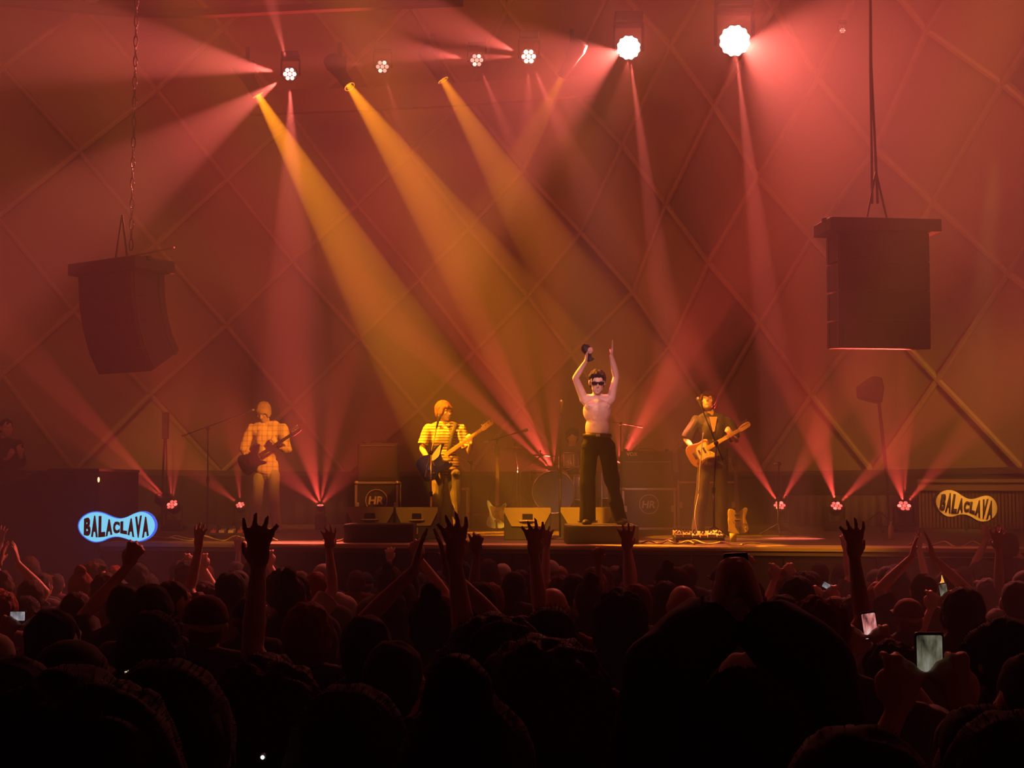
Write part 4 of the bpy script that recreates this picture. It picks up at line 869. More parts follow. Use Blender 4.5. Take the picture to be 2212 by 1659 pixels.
# ---------------------------------------------------------------- hanging line arrays
arr_m = mat('array_cabinet', (.016, .010, .010), .65)
def array(label, top, w_, n, angs, yaw, h=.3, dep=.42, bar=None):
    top = V(top); t = thing('line_array', label, 'speaker', top, yaw, 'hanging speaker arrays'); y, z, a = 0.0, -.16, 0.0
    for k in range(n):
        a += angs[k]; R = Matrix.Rotation(a, 3, 'X')
        b = BM(); prism(b, [(-dep / 2, 0), (dep / 2, -.012), (dep / 2, -h + .02), (-dep / 2, -h + .004)], w_, Matrix.Translation((-w_ / 2, 0, 0)) @ Matrix(((0, 0, 1, 0), (1, 0, 0, 0), (0, 1, 0, 0), (0, 0, 0, 1))))
        bmesh.ops.translate(b, verts=b.verts, vec=(0, dep / 2, 0)); m = Matrix.Translation((0, y - dep / 2, z)) @ R.to_4x4()
        cb = obj('cabinet', b, arr_m, t, mx=m, bevel=.012)
        b = BM(); box(b, (0, -.006, -h / 2), (w_ - .05, .012, h - .04)); obj('grille', b, mat('array_grille', (.022, .013, .013), .8, scale=120, bump=.3), cb)
        b = BM()
        for s in (-1, 1):
            for yy in (.06, dep - .08): box(b, (s * (w_ / 2 + .006), yy, -h / 2), (.012, .04, h * .92))
        obj('rigging_plate', b, black_m, cb, kind='stuff')
        d = R @ V((0, 0, -h)); y += d.y; z += d.z
    b = BM(); box(b, (0, 0, -.08), (w_ + .24, dep + .1, .14)); box(b, (0, -.1, -.02), (w_ + .3, .06, .05)); obj('rigging_frame', b, arr_m, t, bevel=.01)
    for s in (-1, 1): b = BM(); tube(b, [(s * w_ * .12, 0, 0), (0, 0, .55)], .012, 6); obj('sling', b, black_m, t)
    if bar: b = BM(); tube(b, [V((0, -.1, .02)), V(bar)], .012, 6); obj('spreader_bar', b, mat('bar_steel', (.5, .3, .25), .35, .6), t)
    return t
D = 16.2; k = D / F
array('left hanging speaker array, slightly curved, above the blue glowing sign', at(262, 566, D), 172 * k, 4, [.07, .12, .15, .2], -.6, h=.30, dep=.5, bar=(1.0, -.1, .06))
D = 15.2; k = D / F
array('right hanging speaker array, flat fronted, beside the amber-lit wall', at(1894, 478, D), 200 * k, 4, [0.0, .01, .01, .02], .12, h=.315, dep=.45)
def chain(label, a, c, zig=.018):
    a = V(a); c = V(c); t = thing('hoist_chain', label, 'chain', a); L = (c - a).length; n = int(L / .12); me = None; d = (c - a) / n
    for k in range(n):
        if me is None:
            b = BM(); pts = [(math.cos(x) * .022, 0, math.sin(x) * .07) for x in [i * math.pi / 5 for i in range(11)]]; tube(b, pts, .008, 5, ends=False); me = obj('link', b, black_m, t); o_ = me; me = me.data
        else: o_ = obj('link', me, None, t)
        o_.location = d * (k + .5); o_.rotation_euler = (0, 0, 1.57 * (k % 2))
    return t
D = 16.2; chain('hoist chain holding the left speaker array', at(283, 540, D), at(295, -60, D) + V((.02, 0, 2.85)))
D = 15.2
for x, n in ((1880, 'left'), (1892, 'right')):
    t = thing('hoist_cable', '%s one of the two thin cables holding the right speaker array' % n, 'cable', at(x + 4, 440, D)); b = BM(); o0 = at(x + 4, 440, D)
    tube(b, [V((0, 0, 0)), at(1887 + (-4 if n == 'left' else 4), 330, D) - o0, at(1881 + (-1 if n == 'left' else 1), 140, D) - o0, at(1880, -60, D) - o0, at(1880, -60, D) - o0 + V((0, 0, 3.2))], .014, 6); obj('cable', b, black_m, t)
# ---------------------------------------------------------------- glowing and printed signs
def blob(n=72, lob=1.0):
    """peanut outline in a 2 x 0.72 box"""
    pts = []
    up = [(-1, 0), (-.97, .2), (-.85, .42), (-.62, .56), (-.38, .52), (-.15, .36), (.05, .28), (.25, .34), (.45, .50), (.66, .58), (.86, .45), (.97, .22), (1, 0), (.95, -.24), (.82, -.45), (.6, -.58), (.4, -.56), (.2, -.44), (0, -.38), (-.2, -.43), (-.4, -.58), (-.6, -.6), (-.8, -.45), (-.94, -.25)]
    return smooth_outline(up, 2)
def env(x):  # top and bottom of the lettering inside the outline
    xs = [-1, -.85, -.62, -.38, -.15, .05, .25, .45, .66, .86, 1]; tp = [.1, .3, .42, .4, .25, .18, .22, .36, .43, .32, .15]; bt = [-.1, -.34, -.42, -.44, -.34, -.26, -.3, -.42, -.46, -.36, -.15]
    return np.interp(x, xs, tp), np.interp(x, xs, bt)
def sign(label, c, wid, hei, board, letter, rim, rot, cat='sign', tilt=0.0, name='sign'):
    t = thing(name, label, cat, c); t.rotation_euler = (0, 0, 0); R = Matrix.Rotation(math.pi / 2, 4, 'X') @ Matrix.Rotation(rot, 4, 'Z')
    sx, sy = wid / 2, hei / 1.2
    bl = [(x * sx, y * sy) for x, y in blob()]; b = BM(); prism(b, bl, .05, R, -.05); obj('board', b, board, t)
    b = BM(); bo = [(x * 1.04, y * 1.06) for x, y in bl]; prism(b, bo, .06, R, -.075); obj('rim', b, rim, t)
    word = 'BALACLAVA'; x = -.86; step = 1.72 / len(word)
    for k, chh in enumerate(word):
        me = text_mesh(chh, 1.0, .06, .0); xs = [v.co.x for v in me.vertices]; ys = [v.co.y for v in me.vertices]; x0, x1, y0, y1 = min(xs), max(xs), min(ys), max(ys)
        bm = BM(); bm.from_mesh(me); bpy.data.meshes.remove(me)
        for v in bm.verts:
            fx = (v.co.x - x0) / (x1 - x0); fy = (v.co.y - y0) / (y1 - y0); X = x + step * (k + .04 + fx * .92); T_, B__ = env(X); v.co = V((X * sx, (B__ + (T_ - B__) * fy) * sy, .004))
        r = bmesh.ops.extrude_face_region(bm, geom=bm.faces[:]); bmesh.ops.translate(bm, verts=[g for g in r['geom'] if isinstance(g, bmesh.types.BMVert)], vec=(0, 0, .008))
        bmesh.ops.transform(bm, matrix=R, verts=bm.verts); obj('letter', bm, letter, t)
    return t
D = 15.6; k = D / F; ink = mat('sign_ink', (.012, .008, .02), .6)
blue = mat('sign_light', (.3, .7, .8), .4, emit=(.18, .68, .95), es=1.35, var=.05, scale=3)
sign('glowing cyan BALACLAVA sign on the dark platform at left', at(252, 1137, D), 164 * k, 66 * k, blue, ink, mat('sign_rim', (.02, .1, .5), .4, emit=(.03, .15, .9), es=1.2), 0)
c = at(252, 1137, D); lamp('sign_glow', c + V((0, -.25, 0)), c + V((0, -3, -.5)), (.1, .35, 1.0), 10, 160, 1, .2)
D = 20.4; k = D / F
s2 = sign('unlit cream BALACLAVA sign at right, before the ribbed screen', at(2088, 1092, D), 134 * k, 60 * k, mat('sign_cream', (.85, .62, .3), .6, var=.03), mat('sign_brown', (.03, .015, .01), .7), mat('sign_edge', (.05, .03, .02), .7), -.16)
b = BM(); p_ = s2.location; box(b, (0, .04, -.5 * (p_.z - STAGE) - .05), (.04, .03, p_.z - STAGE - .1)); obj('post', b, black_m, s2)
lamp('added_sign_spot', (p_.x - .5, p_.y - 3.0, p_.z + 4.5), p_, (1, .5, .08), 2600, 10, .5, .1)  # added unseen spot that brightens the cream sign
# ---------------------------------------------------------------- the black raised platform at far left
a = at(-60, 1100, 15.9); c = at(205, 1100, 15.9); zt = at(120, 1017, 15.9).z; w_ = c.x - a.x
t = thing('side_platform', 'big black cloth-covered platform at far left behind the blue sign', 'platform', ((a.x + c.x) / 2, 16.9, floor_z(16)))
zz = zt - floor_z(16); b = BM(); prism(b, [(-w_ / 2 - 1.5, 0), (w_ / 2, 0), (w_ / 2, zz), (-w_ / 2 + .72, zz), (-w_ / 2 + .3, zz - .16), (-w_ / 2 - 1.5, zz - .25)], 1.7, Matrix.Translation((0, .85, 0)) @ Matrix.Rotation(math.pi / 2, 4, 'X')); obj('skirt', b, mat('skirt_black', (.012, .01, .011), .9), t, bevel=.02)
b = BM(); box(b, (.1 + .3, 0, zz + .01), (w_ - .8, 1.75, .03)); obj('top_edge', b, black_m, t)
b = BM(); ball(b, (w_ / 2 + .0, -.88, zz - .1), (.012, .012, .03)); obj('indicator_lamp', b, mat('indicator', (.9, .5, .3), .3, emit=(1, .5, .2), es=4), t)
# ---------------------------------------------------------------- stands with lamp heads at both sides
def lampstand(label, px, pytop, pybot, D, kind, zbot=None):
    f = sp(px, D, STAGE); top = at(px, pytop, D); t = thing('lamp_stand', label, 'stand', f); H = top.z - f.z; lean = top.x - f.x
    if kind == 'tall':
        b = BM(); tube(b, [(-.02, 0, .02), (-.02, 0, H * .45), (.0, 0, H * .8)], .016, 8); tube(b, [(.05, 0, .02), (.045, 0, H * .45), (.02, 0, H * .8)], .012, 8); obj('pole', b, black_m, t)
        b = BM(); box(b, (.01, 0, H * .88), (.09, .08, H * .22)); box(b, (.01, 0, H * .99), (.1, .09, .03)); obj('head', b, dark_plastic, t, bevel=.01)
        b = BM(); lathe(b, [(.07, H * .2), (.14, H * .24), (.12, H * .3), (.04, H * .32)], 14); obj('clamp', b, black_m, t, smooth=True)
    else:
        b = BM(); tube(b, [(.14, 0, .02), (.13, 0, H * .35), (.02, 0, H * .98)], .017, 8); obj('pole', b, black_m, t)
        b = BM(); tube(b, [(.12, 0, H * .4), (.03, 0, H * .9)], .024, 8); obj('sleeve', b, dark_plastic, t)
        b = BM(); prism(b, [(-.26, .02), (-.25, -.14), (-.06, -.2), (.05, -.22), (.08, .0), (.05, .14), (-.06, .16)], .28, Matrix.Translation((0, .14, H + .0)) @ Matrix.Rotation(math.pi / 2, 4, 'X')); obj('lamp_head', b, dark_plastic, t, bevel=.03)
        b = BM(); box(b, (-.1, -.01, H - .02), (.2, .02, .2), Matrix.Rotation(-.35, 3, 'Y')); obj('lamp_glass', b, mat('lamp_glass', (.04, .02, .02), .2), t, bevel=.02)
    for a_ in (.4, 2.5, 4.6): b = BM(); tube(b, [(.02, 0, .3), (math.cos(a_) * .35, math.sin(a_) * .35, .02)], .013, 6); obj('leg', b, black_m, t)
    return t
lampstand('tall thin dark stand with narrow head beside the leftmost floor light', 353, 890, 1030, 20.9, 'tall')
lampstand('dark floodlight on a tall leaning stand below the right speaker array', 1898, 838, 1150, 19.6, 'flood')
# ---------------------------------------------------------------- pedals, cables, bits on the stage floor
ped_cols = [mat('pedal_gold', (.6, .45, .15), .4, .4), mat('pedal_cream', (.7, .6, .4), .5), mat('pedal_black', (.03, .03, .03), .4), mat('pedal_red', (.4, .06, .04), .4), mat('pedal_steel', (.5, .45, .35), .3, .8)]
def pedal(loc, m_, label, grp, s=1.0, rz=0.0):
    t = thing('effects_pedal', label, 'pedal', loc, rz, grp); b = BM(); prism(b, [(0, 0), (.12 * s, 0), (.12 * s, .055 * s), (0, .035 * s)], .075 * s, Matrix.Translation((-.037 * s, -.06 * s, 0)) @ Matrix(((0, 0, 1, 0), (1, 0, 0, 0), (0, 1, 0, 0), (0, 0, 0, 1)))); obj('case', b, m_, t, bevel=.004)
    b = BM(); lathe(b, [(.011, .035), (.011, .052), (0, .053)], 10, Matrix.Translation((0, -.03 * s, 0))); obj('footswitch', b, chrome, t)
    for x in (-.018, .018): b = BM(); lathe(b, [(.009, .05), (.008, .068), (0, .069)], 8, Matrix.Translation((x * s, .03 * s, 0))); obj('knob', b, ped_cols[2], t)
def board(label, px0, px1, D, n, grp, seed, dep=.35, cols='gold and cream'):
    rnd = random.Random(seed); a = sp(px0, D); c = sp(px1, D); t = thing('pedalboard', label, 'pedalboard', ((a.x + c.x) / 2, D, STAGE)); w2 = c.x - a.x
    b = BM()
    for k in range(3): box(b, (0, -dep / 2 + dep * (k + .2) / 2.4, .05 + k * .012), (w2, .06, .02))
    obj('rails', b, black_m, t, kind='stuff'); b = BM()
    for s in (-1, 1): box(b, (s * (w2 / 2 - .02), 0, .03), (.03, dep, .055))
    obj('side_frame', b, black_m, t, kind='stuff')
    for k in range(n):
        pedal((a.x + w2 * (k + .5) / n, D - dep * .15 + rnd.uniform(-.02, .02), STAGE + .062), ped_cols[rnd.choice([0, 1, 4, 0, 3])], 'front-row effects pedal on the ' + grp, 'front pedals on the ' + grp, rnd.uniform(.85, 1.15), rnd.uniform(-.1, .1))
        pedal((a.x + w2 * (k + .5) / n, D + dep * .27, STAGE + .085), ped_cols[rnd.choice([0, 1, 4, 2])], 'back-row effects pedal on the ' + grp, 'back pedals on the ' + grp, rnd.uniform(.85, 1.1), rnd.uniform(-.1, .1))
board('left pedalboard on the floor at the blond guitarist feet', 455, 590, 17.9, 7, 'left pedalboard', 3)
board('right pedalboard on the floor before the right guitarist', 1455, 1560, 16.3, 6, 'right pedalboard', 5)
t = thing('equipment_box', 'gold-lit metal equipment box at the right foot of the blond guitarist', 'box', sp(565, 17.2)); b = BM(); box(b, (0, 0, .07), (.26, .2, .14)); obj('case', b, ped_cols[0], t, bevel=.008); b = BM(); box(b, (0, -.1, .07), (.2, .012, .09)); obj('front_plate', b, ped_cols[4], t); 
def cable(label, pts, r=.006, m_=None, name='cable'):
    c = [V(p) for p in pts]; out = []
    for k in range(len(c) - 1):
        p0, p1, p2, p3 = c[max(k - 1, 0)], c[k], c[k + 1], c[min(k + 2, len(c) - 1)]
        for s in range(6):
            u = s / 6; out.append(.5 * ((2 * p1) + (p2 - p0) * u + (2 * p0 - 5 * p1 + 4 * p2 - p3) * u * u + (3 * p1 - p0 - 3 * p2 + p3) * u ** 3))
    out.append(c[-1]); b = BM(); tube(b, out, r, 6); return tag(obj(name, b, m_ or black, smooth=True), label, 'cable')
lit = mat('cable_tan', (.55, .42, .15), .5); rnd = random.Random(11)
def squiggle(px0, px1, D, n, label, m_):
    pts = []
    for k in range(n):
        p = sp(px0 + (px1 - px0) * k / (n - 1), D + rnd.uniform(-.35, .35)); pts.append((p.x, p.y, STAGE + .012 + (.03 if k % 3 == 1 else 0)))
    cable(label, pts, .009, m_)
squiggle(300, 460, 17.4, 9, 'tan cable winding over the stage left of the left pedalboard', lit)
squiggle(350, 600, 17.0, 12, 'yellowish cable lying along the stage front at left', lit)
squiggle(700, 760, 17.0, 6, 'tangle of thin cable left of the black box', lit)
squiggle(1385, 1500, 15.9, 9, 'pale loose cable coiled right of the singer riser', lit)
squiggle(1480, 1640, 15.7, 9, 'long yellow cable on the stage edge below the right guitarist', lit)
squiggle(1960, 2180, 15.4, 12, 'tangled cables on the stage below the cream sign', lit)
q = at
cable('pale curly cable hanging from the right guitarist to the floor', [q(1519, 935, 17.3), q(1512, 1010, 17.25), q(1510, 1060, 17.3), q(1501, 1110, 17.2), q(1506, 1150, 17.0), sp(1510, 16.8) + V((0, 0, .01))], .006, mat('cable_pale', (.6, .5, .4), .5))
t = thing('white_towel', 'crumpled pale towel on the stage front below the bassist', 'towel', sp(1003, 16.3)); b = BM(); ball(b, (0, 0, .03), (.11, .08, .04)); ball(b, (.06, .02, .06), (.06, .05, .05)); obj('cloth', remesh(b, .012, 1, .02, 18), mat('towel', (.7, .6, .4), .9), t)
t = thing('set_list', 'flat yellow-lit paper sheet taped to the stage edge between bassist and singer', 'paper', sp(1057, 15.65)); b = BM(); box(b, (0, 0, .004), (.22, .3, .004)); obj('sheet', b, mat('paper', (.8, .7, .5), .8), t)
t = thing('drinking_cup', 'small yellow cup on the stage below the yellow guitar', 'cup', sp(1583, 16.6)); b = BM(); lathe(b, [(.035, 0), (.045, .1), (.041, .1), (.032, .01)], 16); obj('cup', b, mat('cup_yellow', (.6, .5, .15), .5), t, smooth=True)
t = thing('water_bottle', 'clear bottle catching light left of the rightmost floor light base', 'bottle', sp(1924, 17.2)); b = BM(); lathe(b, [(.033, 0), (.035, .02), (.035, .15), (.013, .19), (.013, .21)], 16); obj('body', b, mat('bottle_plastic', (.7, .55, .3), .15, spec=.8), t, smooth=True); b = BM(); lathe(b, [(.016, .205), (.016, .225), (0, .226)], 12); obj('cap', b, ped_cols[1], t)
# ---------------------------------------------------------------- the crowd (all face the stage, away from the camera)
skn = [skin_m, skin_d, mat('skin_tan', (.42, .24, .16), .5)]
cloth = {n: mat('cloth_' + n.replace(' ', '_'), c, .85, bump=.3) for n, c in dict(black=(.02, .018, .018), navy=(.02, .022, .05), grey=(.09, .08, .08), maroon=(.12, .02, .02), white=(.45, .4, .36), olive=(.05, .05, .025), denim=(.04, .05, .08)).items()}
UP = (0, 0, 1)
def crowd_joints(pose):
    J = dict(head=(0, .02, 1.615), neck=(0, 0, 1.50), chest=(0, 0, 1.27), pel=(0, 0, .95), shL=(-.185, 0, 1.415), shR=(.185, 0, 1.415), hipL=(-.09, 0, .92), hipR=(.09, 0, .92), knL=(-.11, .02, .5), knR=(.11, .02, .5), anL=(-.12, 0, .09), anR=(.12, 0, .09))
    down = lambda s: ((s * .25, -.02, 1.15), (s * .25, .08, .92), ((0, .2, -1), (-s, 0, 0), .3, s))
    up = lambda s, o=.1, f=.12, tip=(0, .05, 1): ((s * (.24 + o), f, 1.62), (s * (.2 + o * 1.2), f + .08, 1.87), (tip, (-s * .5, 1, 0), .2, -s))
    fist = lambda s: ((s * .27, .08, 1.60), (s * .25, .12, 1.84), ((0, .05, 1), (0, 1, 0), .55, -s))
    phone = lambda s: ((s * .24, .2, 1.42), (s * .08, .33, 1.66), ((-s * .3, .1, 1), (0, 1, 0), .8, -s))
    high = lambda s: ((s * .27, .16, 1.56), (s * .09, .28, 1.80), ((-s * .35, .05, .9), (0, 1, 0), .7, -s))
    bent = lambda s: ((s * .27, .06, 1.2), (s * .2, .3, 1.32), ((-s * .5, .6, .5), (0, 0, 1), .6, -s))
    clap = lambda s: ((s * .28, .1, 1.62), (s * .07, .14, 1.83), ((-s * .25, .05, 1), (-s, 0, 0), .1, -s))
    tab = dict(down=(down, down), both=(up, up), right=(down, up), left=(up, down), fistR=(down, fist), fistL=(fist, down), phone=(phone, phone), high=(high, high), bent=(bent, bent), clap=(clap, clap), phoneR=(down, high), phoneL=(high, down))[pose]
    for k, s, f in (('L', -1, tab[0]), ('R', 1, tab[1])): J['el' + k], J['wr' + k], J['hand' + k] = f(s)
    return J
PROTO = {}; HAIRP = {}; HC = V((0, .02, 1.615)); HR_ = rotm(0, -.05, 0, 0)
def proto(pose, voxel=.012):
    if pose in PROTO: return PROTO[pose]
    t = thing('person', 'x', 'person'); J = crowd_joints(pose); H = {k: J.pop('hand' + k) for k in 'LR'}
    figure(t, J, dict(R=HR_, body_R=Matrix(), handL=H['L'], handR=H['R'], shirt=cloth['black'], sleeve=.75, loose=.02, trousers=cloth['denim'], hair='skip', voxel=voxel if pose == 'down' else .0088, fr=.0112, spread=.26, hk=1.05, g=.98))
    PROTO[pose] = [t, False]; return PROTO[pose]
def hair_proto(hs):
    if hs not in HAIRP:
        t = thing('person', 'x', 'person'); hair(t, HC, HR_, hs, hair_cols['black'], .012); HAIRP[hs] = list(t.children)
        bpy.data.objects.remove(t)
        for c in HAIRP[hs]: c.parent = None
        HAIRP[hs] = [c for c in HAIRP[hs]]; HAIRP[hs].append(False)
    return HAIRP[hs]
def add_hair(r, hs):
    h = hair_proto(hs)
    for c in h[:-1]:
        if not h[-1]: c.parent = r; continue
        d = c.copy(); COL.objects.link(d); d.parent = r
        for g_ in list(c.children): e = g_.copy(); COL.objects.link(e); e.parent = d
    h[-1] = True
hand_words = {'down': 'arms down', 'both': 'both arms raised', 'right': 'right arm raised', 'left': 'left arm raised', 'fistR': 'right fist up', 'fistL': 'left fist up', 'phone': 'hands by face', 'high': 'hands held high together', 'bent': 'forearms lifted', 'clap': 'clapping overhead', 'phoneR': 'right hand high', 'phoneL': 'left hand high'}
hair_words = {'short': 'short-haired', 'mop': 'mop-haired', 'curly': 'curly-haired', 'afro': 'big-haired', 'long': 'long-haired', 'bun': 'topknotted', 'bald': 'bald', 'cap': 'capped', 'shag': 'shaggy-haired', 'bowl': 'bowl-haired', 'crop': 'crop-haired'}
placed = []; labels = set()
def set_mats(r, hm, sm, shm):
    for c in r.children:
        n = c.name.split('.')[0]; m = {'hair': hm, 'body': sm, 'shirt': shm, 'cap': hm}.get(n)
        if m is None or not c.data.materials or c.data.materials[0] == m: continue
        c.material_slots[0].link = 'OBJECT'; c.material_slots[0].material = m
def person(px, py, pose='down', hs='short', hc='black', sk=0, sh='black', label=None, h=1.74, yaw=0.0, D=None, group=None, near=False):
    den = (py - HOR) / F - .035
    if D is None: D = (2.0 - h) / den
    if near:
        for dd in (0, .2, -.2, .4, -.4, .6, -.6, .8):
            x_ = at(px, py, D + dd).x
            if all((x_ - a) ** 2 + (D + dd - b_) ** 2 > .46 ** 2 for a, b_ in placed): D += dd; break
    top = at(px, py, D); fz = floor_z(D); sc = (top.z - fz) / 1.735
    sc = max(.86, min(1.16, sc)); pr = proto(pose)
    if not pr[1]: r = pr[0]; pr[1] = True; r.location = (top.x, D, fz); r.rotation_euler = (0, 0, yaw); r.scale = (sc,) * 3
    else: r = dup(pr[0], (top.x, D, fz), yaw, scale=sc)
    for c in [c for c in r.children if c.name.split('.')[0] in ('hair', 'cap')]:
        for g_ in list(c.children): bpy.data.objects.remove(g_)
        bpy.data.objects.remove(c)
    if hs != 'bald': add_hair(r, hs)
    set_mats(r, cloth[hc] if hc in cloth else hair_cols[hc], skn[sk], cloth[sh])
    r['label'] = label; r['category'] = 'person'; labels.add(label)
    if group: r['group'] = group
    elif 'group' in r: del r['group']
    placed.append((top.x, D)); return r, D
PHONES = [(1879, 1352, 30, 56, 5.6, .14, 'pink', .9, 'phone with a pink-lit screen filming the stage at right', 'curly', 'black', 'black', 'person with dark curls filming with the pink-lit phone'),
 (2008, 1412, 56, 82, 3.1, 0, 'green', .55, 'largest phone at lower right with a greenish picture of the singer', 'short', 'black', 'navy', 'person at lower right holding up the largest phone'),
 (2038, 1276, 17, 30, 8.8, .16, 'green', 1.0, 'small upright phone with pale screen under the orange glow at right', 'mop', 'black', 'black', 'person holding the small upright phone at right'),
 (1785, 1265, 16, 12, 9.5, -.5, 'white', .5, 'small tilted phone with white screen, right of the raised dark sleeves', 'cap', 'maroon', 'maroon', 'person in a dull red cap with the small tilted phone'),
 (38, 1331, 32, 20, 6.3, 0, 'white', .5, 'sideways phone with white screen at far left', 'cap', 'white', 'grey', 'person in a pale cap at far left holding a sideways phone'),
 (562, 1188, 11, 16, 11.8, .1, 'pink', .7, 'small phone filming beneath the blond guitarist', 'short', 'black', 'maroon', 'person below the blond guitarist filming with a small phone')]
def keep(px, py, D, hw=None):
    """would a head with its top at px, py and distance D hide a phone screen"""
    hw = .11 * F / D
    return any(D < p_[4] and abs(px - p_[0]) < hw + p_[2] * .6 and py < p_[1] + p_[3] * .5 for p_ in PHONES + [(285, 1457, 26, 20, 4.0)])
NEAR = [
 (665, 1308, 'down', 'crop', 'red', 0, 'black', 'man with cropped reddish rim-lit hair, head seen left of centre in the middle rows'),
 (1340, 1292, 'down', 'curly', 'black', 0, 'black', 'person with round black hair in middle rows below the singer, slightly right'),
 (1075, 1387, 'bent', 'afro', 'brown', 0, 'black', 'big round dark head low in the centre, brown rim of fuzzy hair'),
 (580, 1462, 'down', 'curly', 'brown', 0, 'black', 'very large near head at the bottom left of centre'),
 (1160, 1452, 'down', 'afro', 'brown', 0, 'black', 'very large near head at the bottom centre with brown fuzzy outline'),
 (850, 1385, 'down', 'short', 'black', 0, 'black', 'dark round head at lower centre left between two larger heads'),
 (1190, 1322, 'down', 'long', 'black', 0, 'grey', 'tall squarish dark head just left of the round-haired head below the singer'),
 (150, 1392, 'down', 'cap', 'black', 0, 'black', 'person in a dark cap with red-lit brim at lower left'),
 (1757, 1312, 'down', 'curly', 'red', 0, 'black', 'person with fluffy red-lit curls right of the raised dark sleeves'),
 (2165, 1345, 'down', 'mop', 'black', 0, 'black', 'dark head at the right edge with red-lit cheek and ear'),
 (2235, 1410, 'down', 'short', 'black', 0, 'navy', 'dark head cut by the right picture edge, lowest there'),
 (115, 1318, 'down', 'short', 'black', 0, 'black', 'dark head with red-lit cheek just right of the pale-capped person'),
 (202, 1217, 'down', 'crop', 'brown', 0, 'black', 'bearded man in glasses at left below the blue sign, face lit red'),
 (270, 1262, 'phoneL', 'short', 'black', 0, 'black', 'person right of the bearded man with one hand raised below the blue sign'),
 (372, 1255, 'down', 'short', 'brown', 0, 'black', 'person at left below the floor light with an orange-lit cheek'),
 (445, 1290, 'bent', 'cap', 'maroon', 0, 'black', 'person in a dusky pink cap below the left pedalboard'),
 (330, 1330, 'down', 'long', 'black', 0, 'navy', 'navy-shirted long-haired person at left, third row from the front edge of the picture'),
 (1192, 1267, 'down', 'bald', 'black', 0, 'maroon', 'bald man whose shiny crown shows below the singer riser at left'),
 (1240, 1240, 'right', 'short', 'black', 0, 'white', 'person in a pale shirt behind the bald man'),
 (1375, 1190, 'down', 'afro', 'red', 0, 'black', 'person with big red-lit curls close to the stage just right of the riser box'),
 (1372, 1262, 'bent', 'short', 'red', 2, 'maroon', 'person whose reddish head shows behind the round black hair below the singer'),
 (1475, 1262, 'down', 'bald', 'black', 0, 'maroon', 'shaven-headed person left of the raised dark sleeves'),
 (1690, 1285, 'right', 'short', 'brown', 2, 'black', 'person right of the dark sleeves with a bare arm raised'),
 (1995, 1240, 'clap', 'short', 'black', 0, 'black', 'person at right with both hands clasped over the head'),
 (2080, 1275, 'down', 'mop', 'black', 0, 'black', 'person right of the small raised phone at right'),
 (2130, 1215, 'down', 'shag', 'black', 0, 'black', 'person near the stage at far right, back of head barely lit'),
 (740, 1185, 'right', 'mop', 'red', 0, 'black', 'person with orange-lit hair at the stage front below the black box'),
 (790, 1330, 'both', 'short', 'black', 0, 'black', 'person left of centre with both bare arms raised'),
 (1012, 1275, 'right', 'short', 'brown', 0, 'black', 'person left of the bright monitor with a long arm straight up'),
 (1110, 1235, 'fistL', 'short', 'black', 1, 'black', 'person in front of the yellow monitor with a dark fist up'),
 (930, 1290, 'clap', 'bun', 'black', 0, 'grey', 'person with a topknot clapping overhead below the bassist'),
 (880, 1235, 'phoneR', 'short', 'black', 0, 'maroon', 'person near the stage below the bassist holding one hand high'),
 (500, 1240, 'left', 'mop', 'black', 0, 'maroon', 'person left of the filming one with a slim arm raised'),
 (610, 1240, 'right', 'curly', 'black', 0, 'black', 'person whose raised hand overlaps the blond guitarist shoes'),
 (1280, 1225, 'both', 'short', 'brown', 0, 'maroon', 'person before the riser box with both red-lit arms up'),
 (1560, 1225, 'down', 'cap', 'black', 0, 'black', 'person in a black cap at the stage edge below the right guitarist'),
 (1440, 1225, 'bent', 'bun', 'black', 0, 'maroon', 'topknotted person near the stage beneath the right pedalboard'),
 (1770, 1215, 'fistR', 'short', 'brown', 0, 'black', 'person at right whose brown forearm crosses the lit stage edge'),
 (2195, 1255, 'down', 'short', 'black', 0, 'black', 'person at the right edge beside the tiny blue phone glow'),
 (30, 1420, 'down', 'short', 'black', 0, 'navy', 'dark head filling the lower left corner'),
 (360, 1450, 'down', 'mop', 'black', 0, 'navy', 'dark mop-haired head at lower left right of the yellow screen'),
 (1420, 1420, 'down', 'long', 'black', 0, 'navy', 'long-haired dark head against the left raised sleeve'),
 (1010, 1510, 'down', 'bun', 'black', 0, 'black', 'dark topknotted head at the bottom between the two largest heads'),
 (760, 1500, 'down', 'long', 'black', 0, 'black', 'dark long-haired head at the bottom left of centre'),
 (190, 1530, 'down', 'curly', 'black', 0, 'navy', 'dark curly head at the bottom left under the yellow screen'),
 (2180, 1560, 'down', 'long', 'black', 0, 'black', 'long-haired dark head at the bottom right corner'),
 (1850, 1570, 'down', 'short', 'black', 0, 'black', 'dark head at the very bottom right of the raised sleeves'),
]
for p_ in PHONES:
    P_ = at(p_[0], p_[1], p_[4]); dz = P_.z - floor_z(P_.y); sc = dz / 1.80; Dp = P_.y - .37 * sc
    tz = floor_z(Dp) + 1.735 * max(.86, min(1.16, (P_.z - floor_z(Dp)) / 1.80)); pxx = CX + P_.x * F / Dp
    person(pxx, HOR + (2.0 - tz) * F / Dp, 'phone', p_[9], p_[10], 0, p_[11], p_[12], D=Dp)
for n_ in NEAR:
    px, py, pose, hs, hc, sk_, sh_, lab = n_
    person(px, py, pose, hs, hc, sk_, sh_, lab, yaw={202: -1.1, 2165: .6, 115: -.4, 372: -.9, 1372: .5}.get(px, random.uniform(-.25, .25)), near=True)
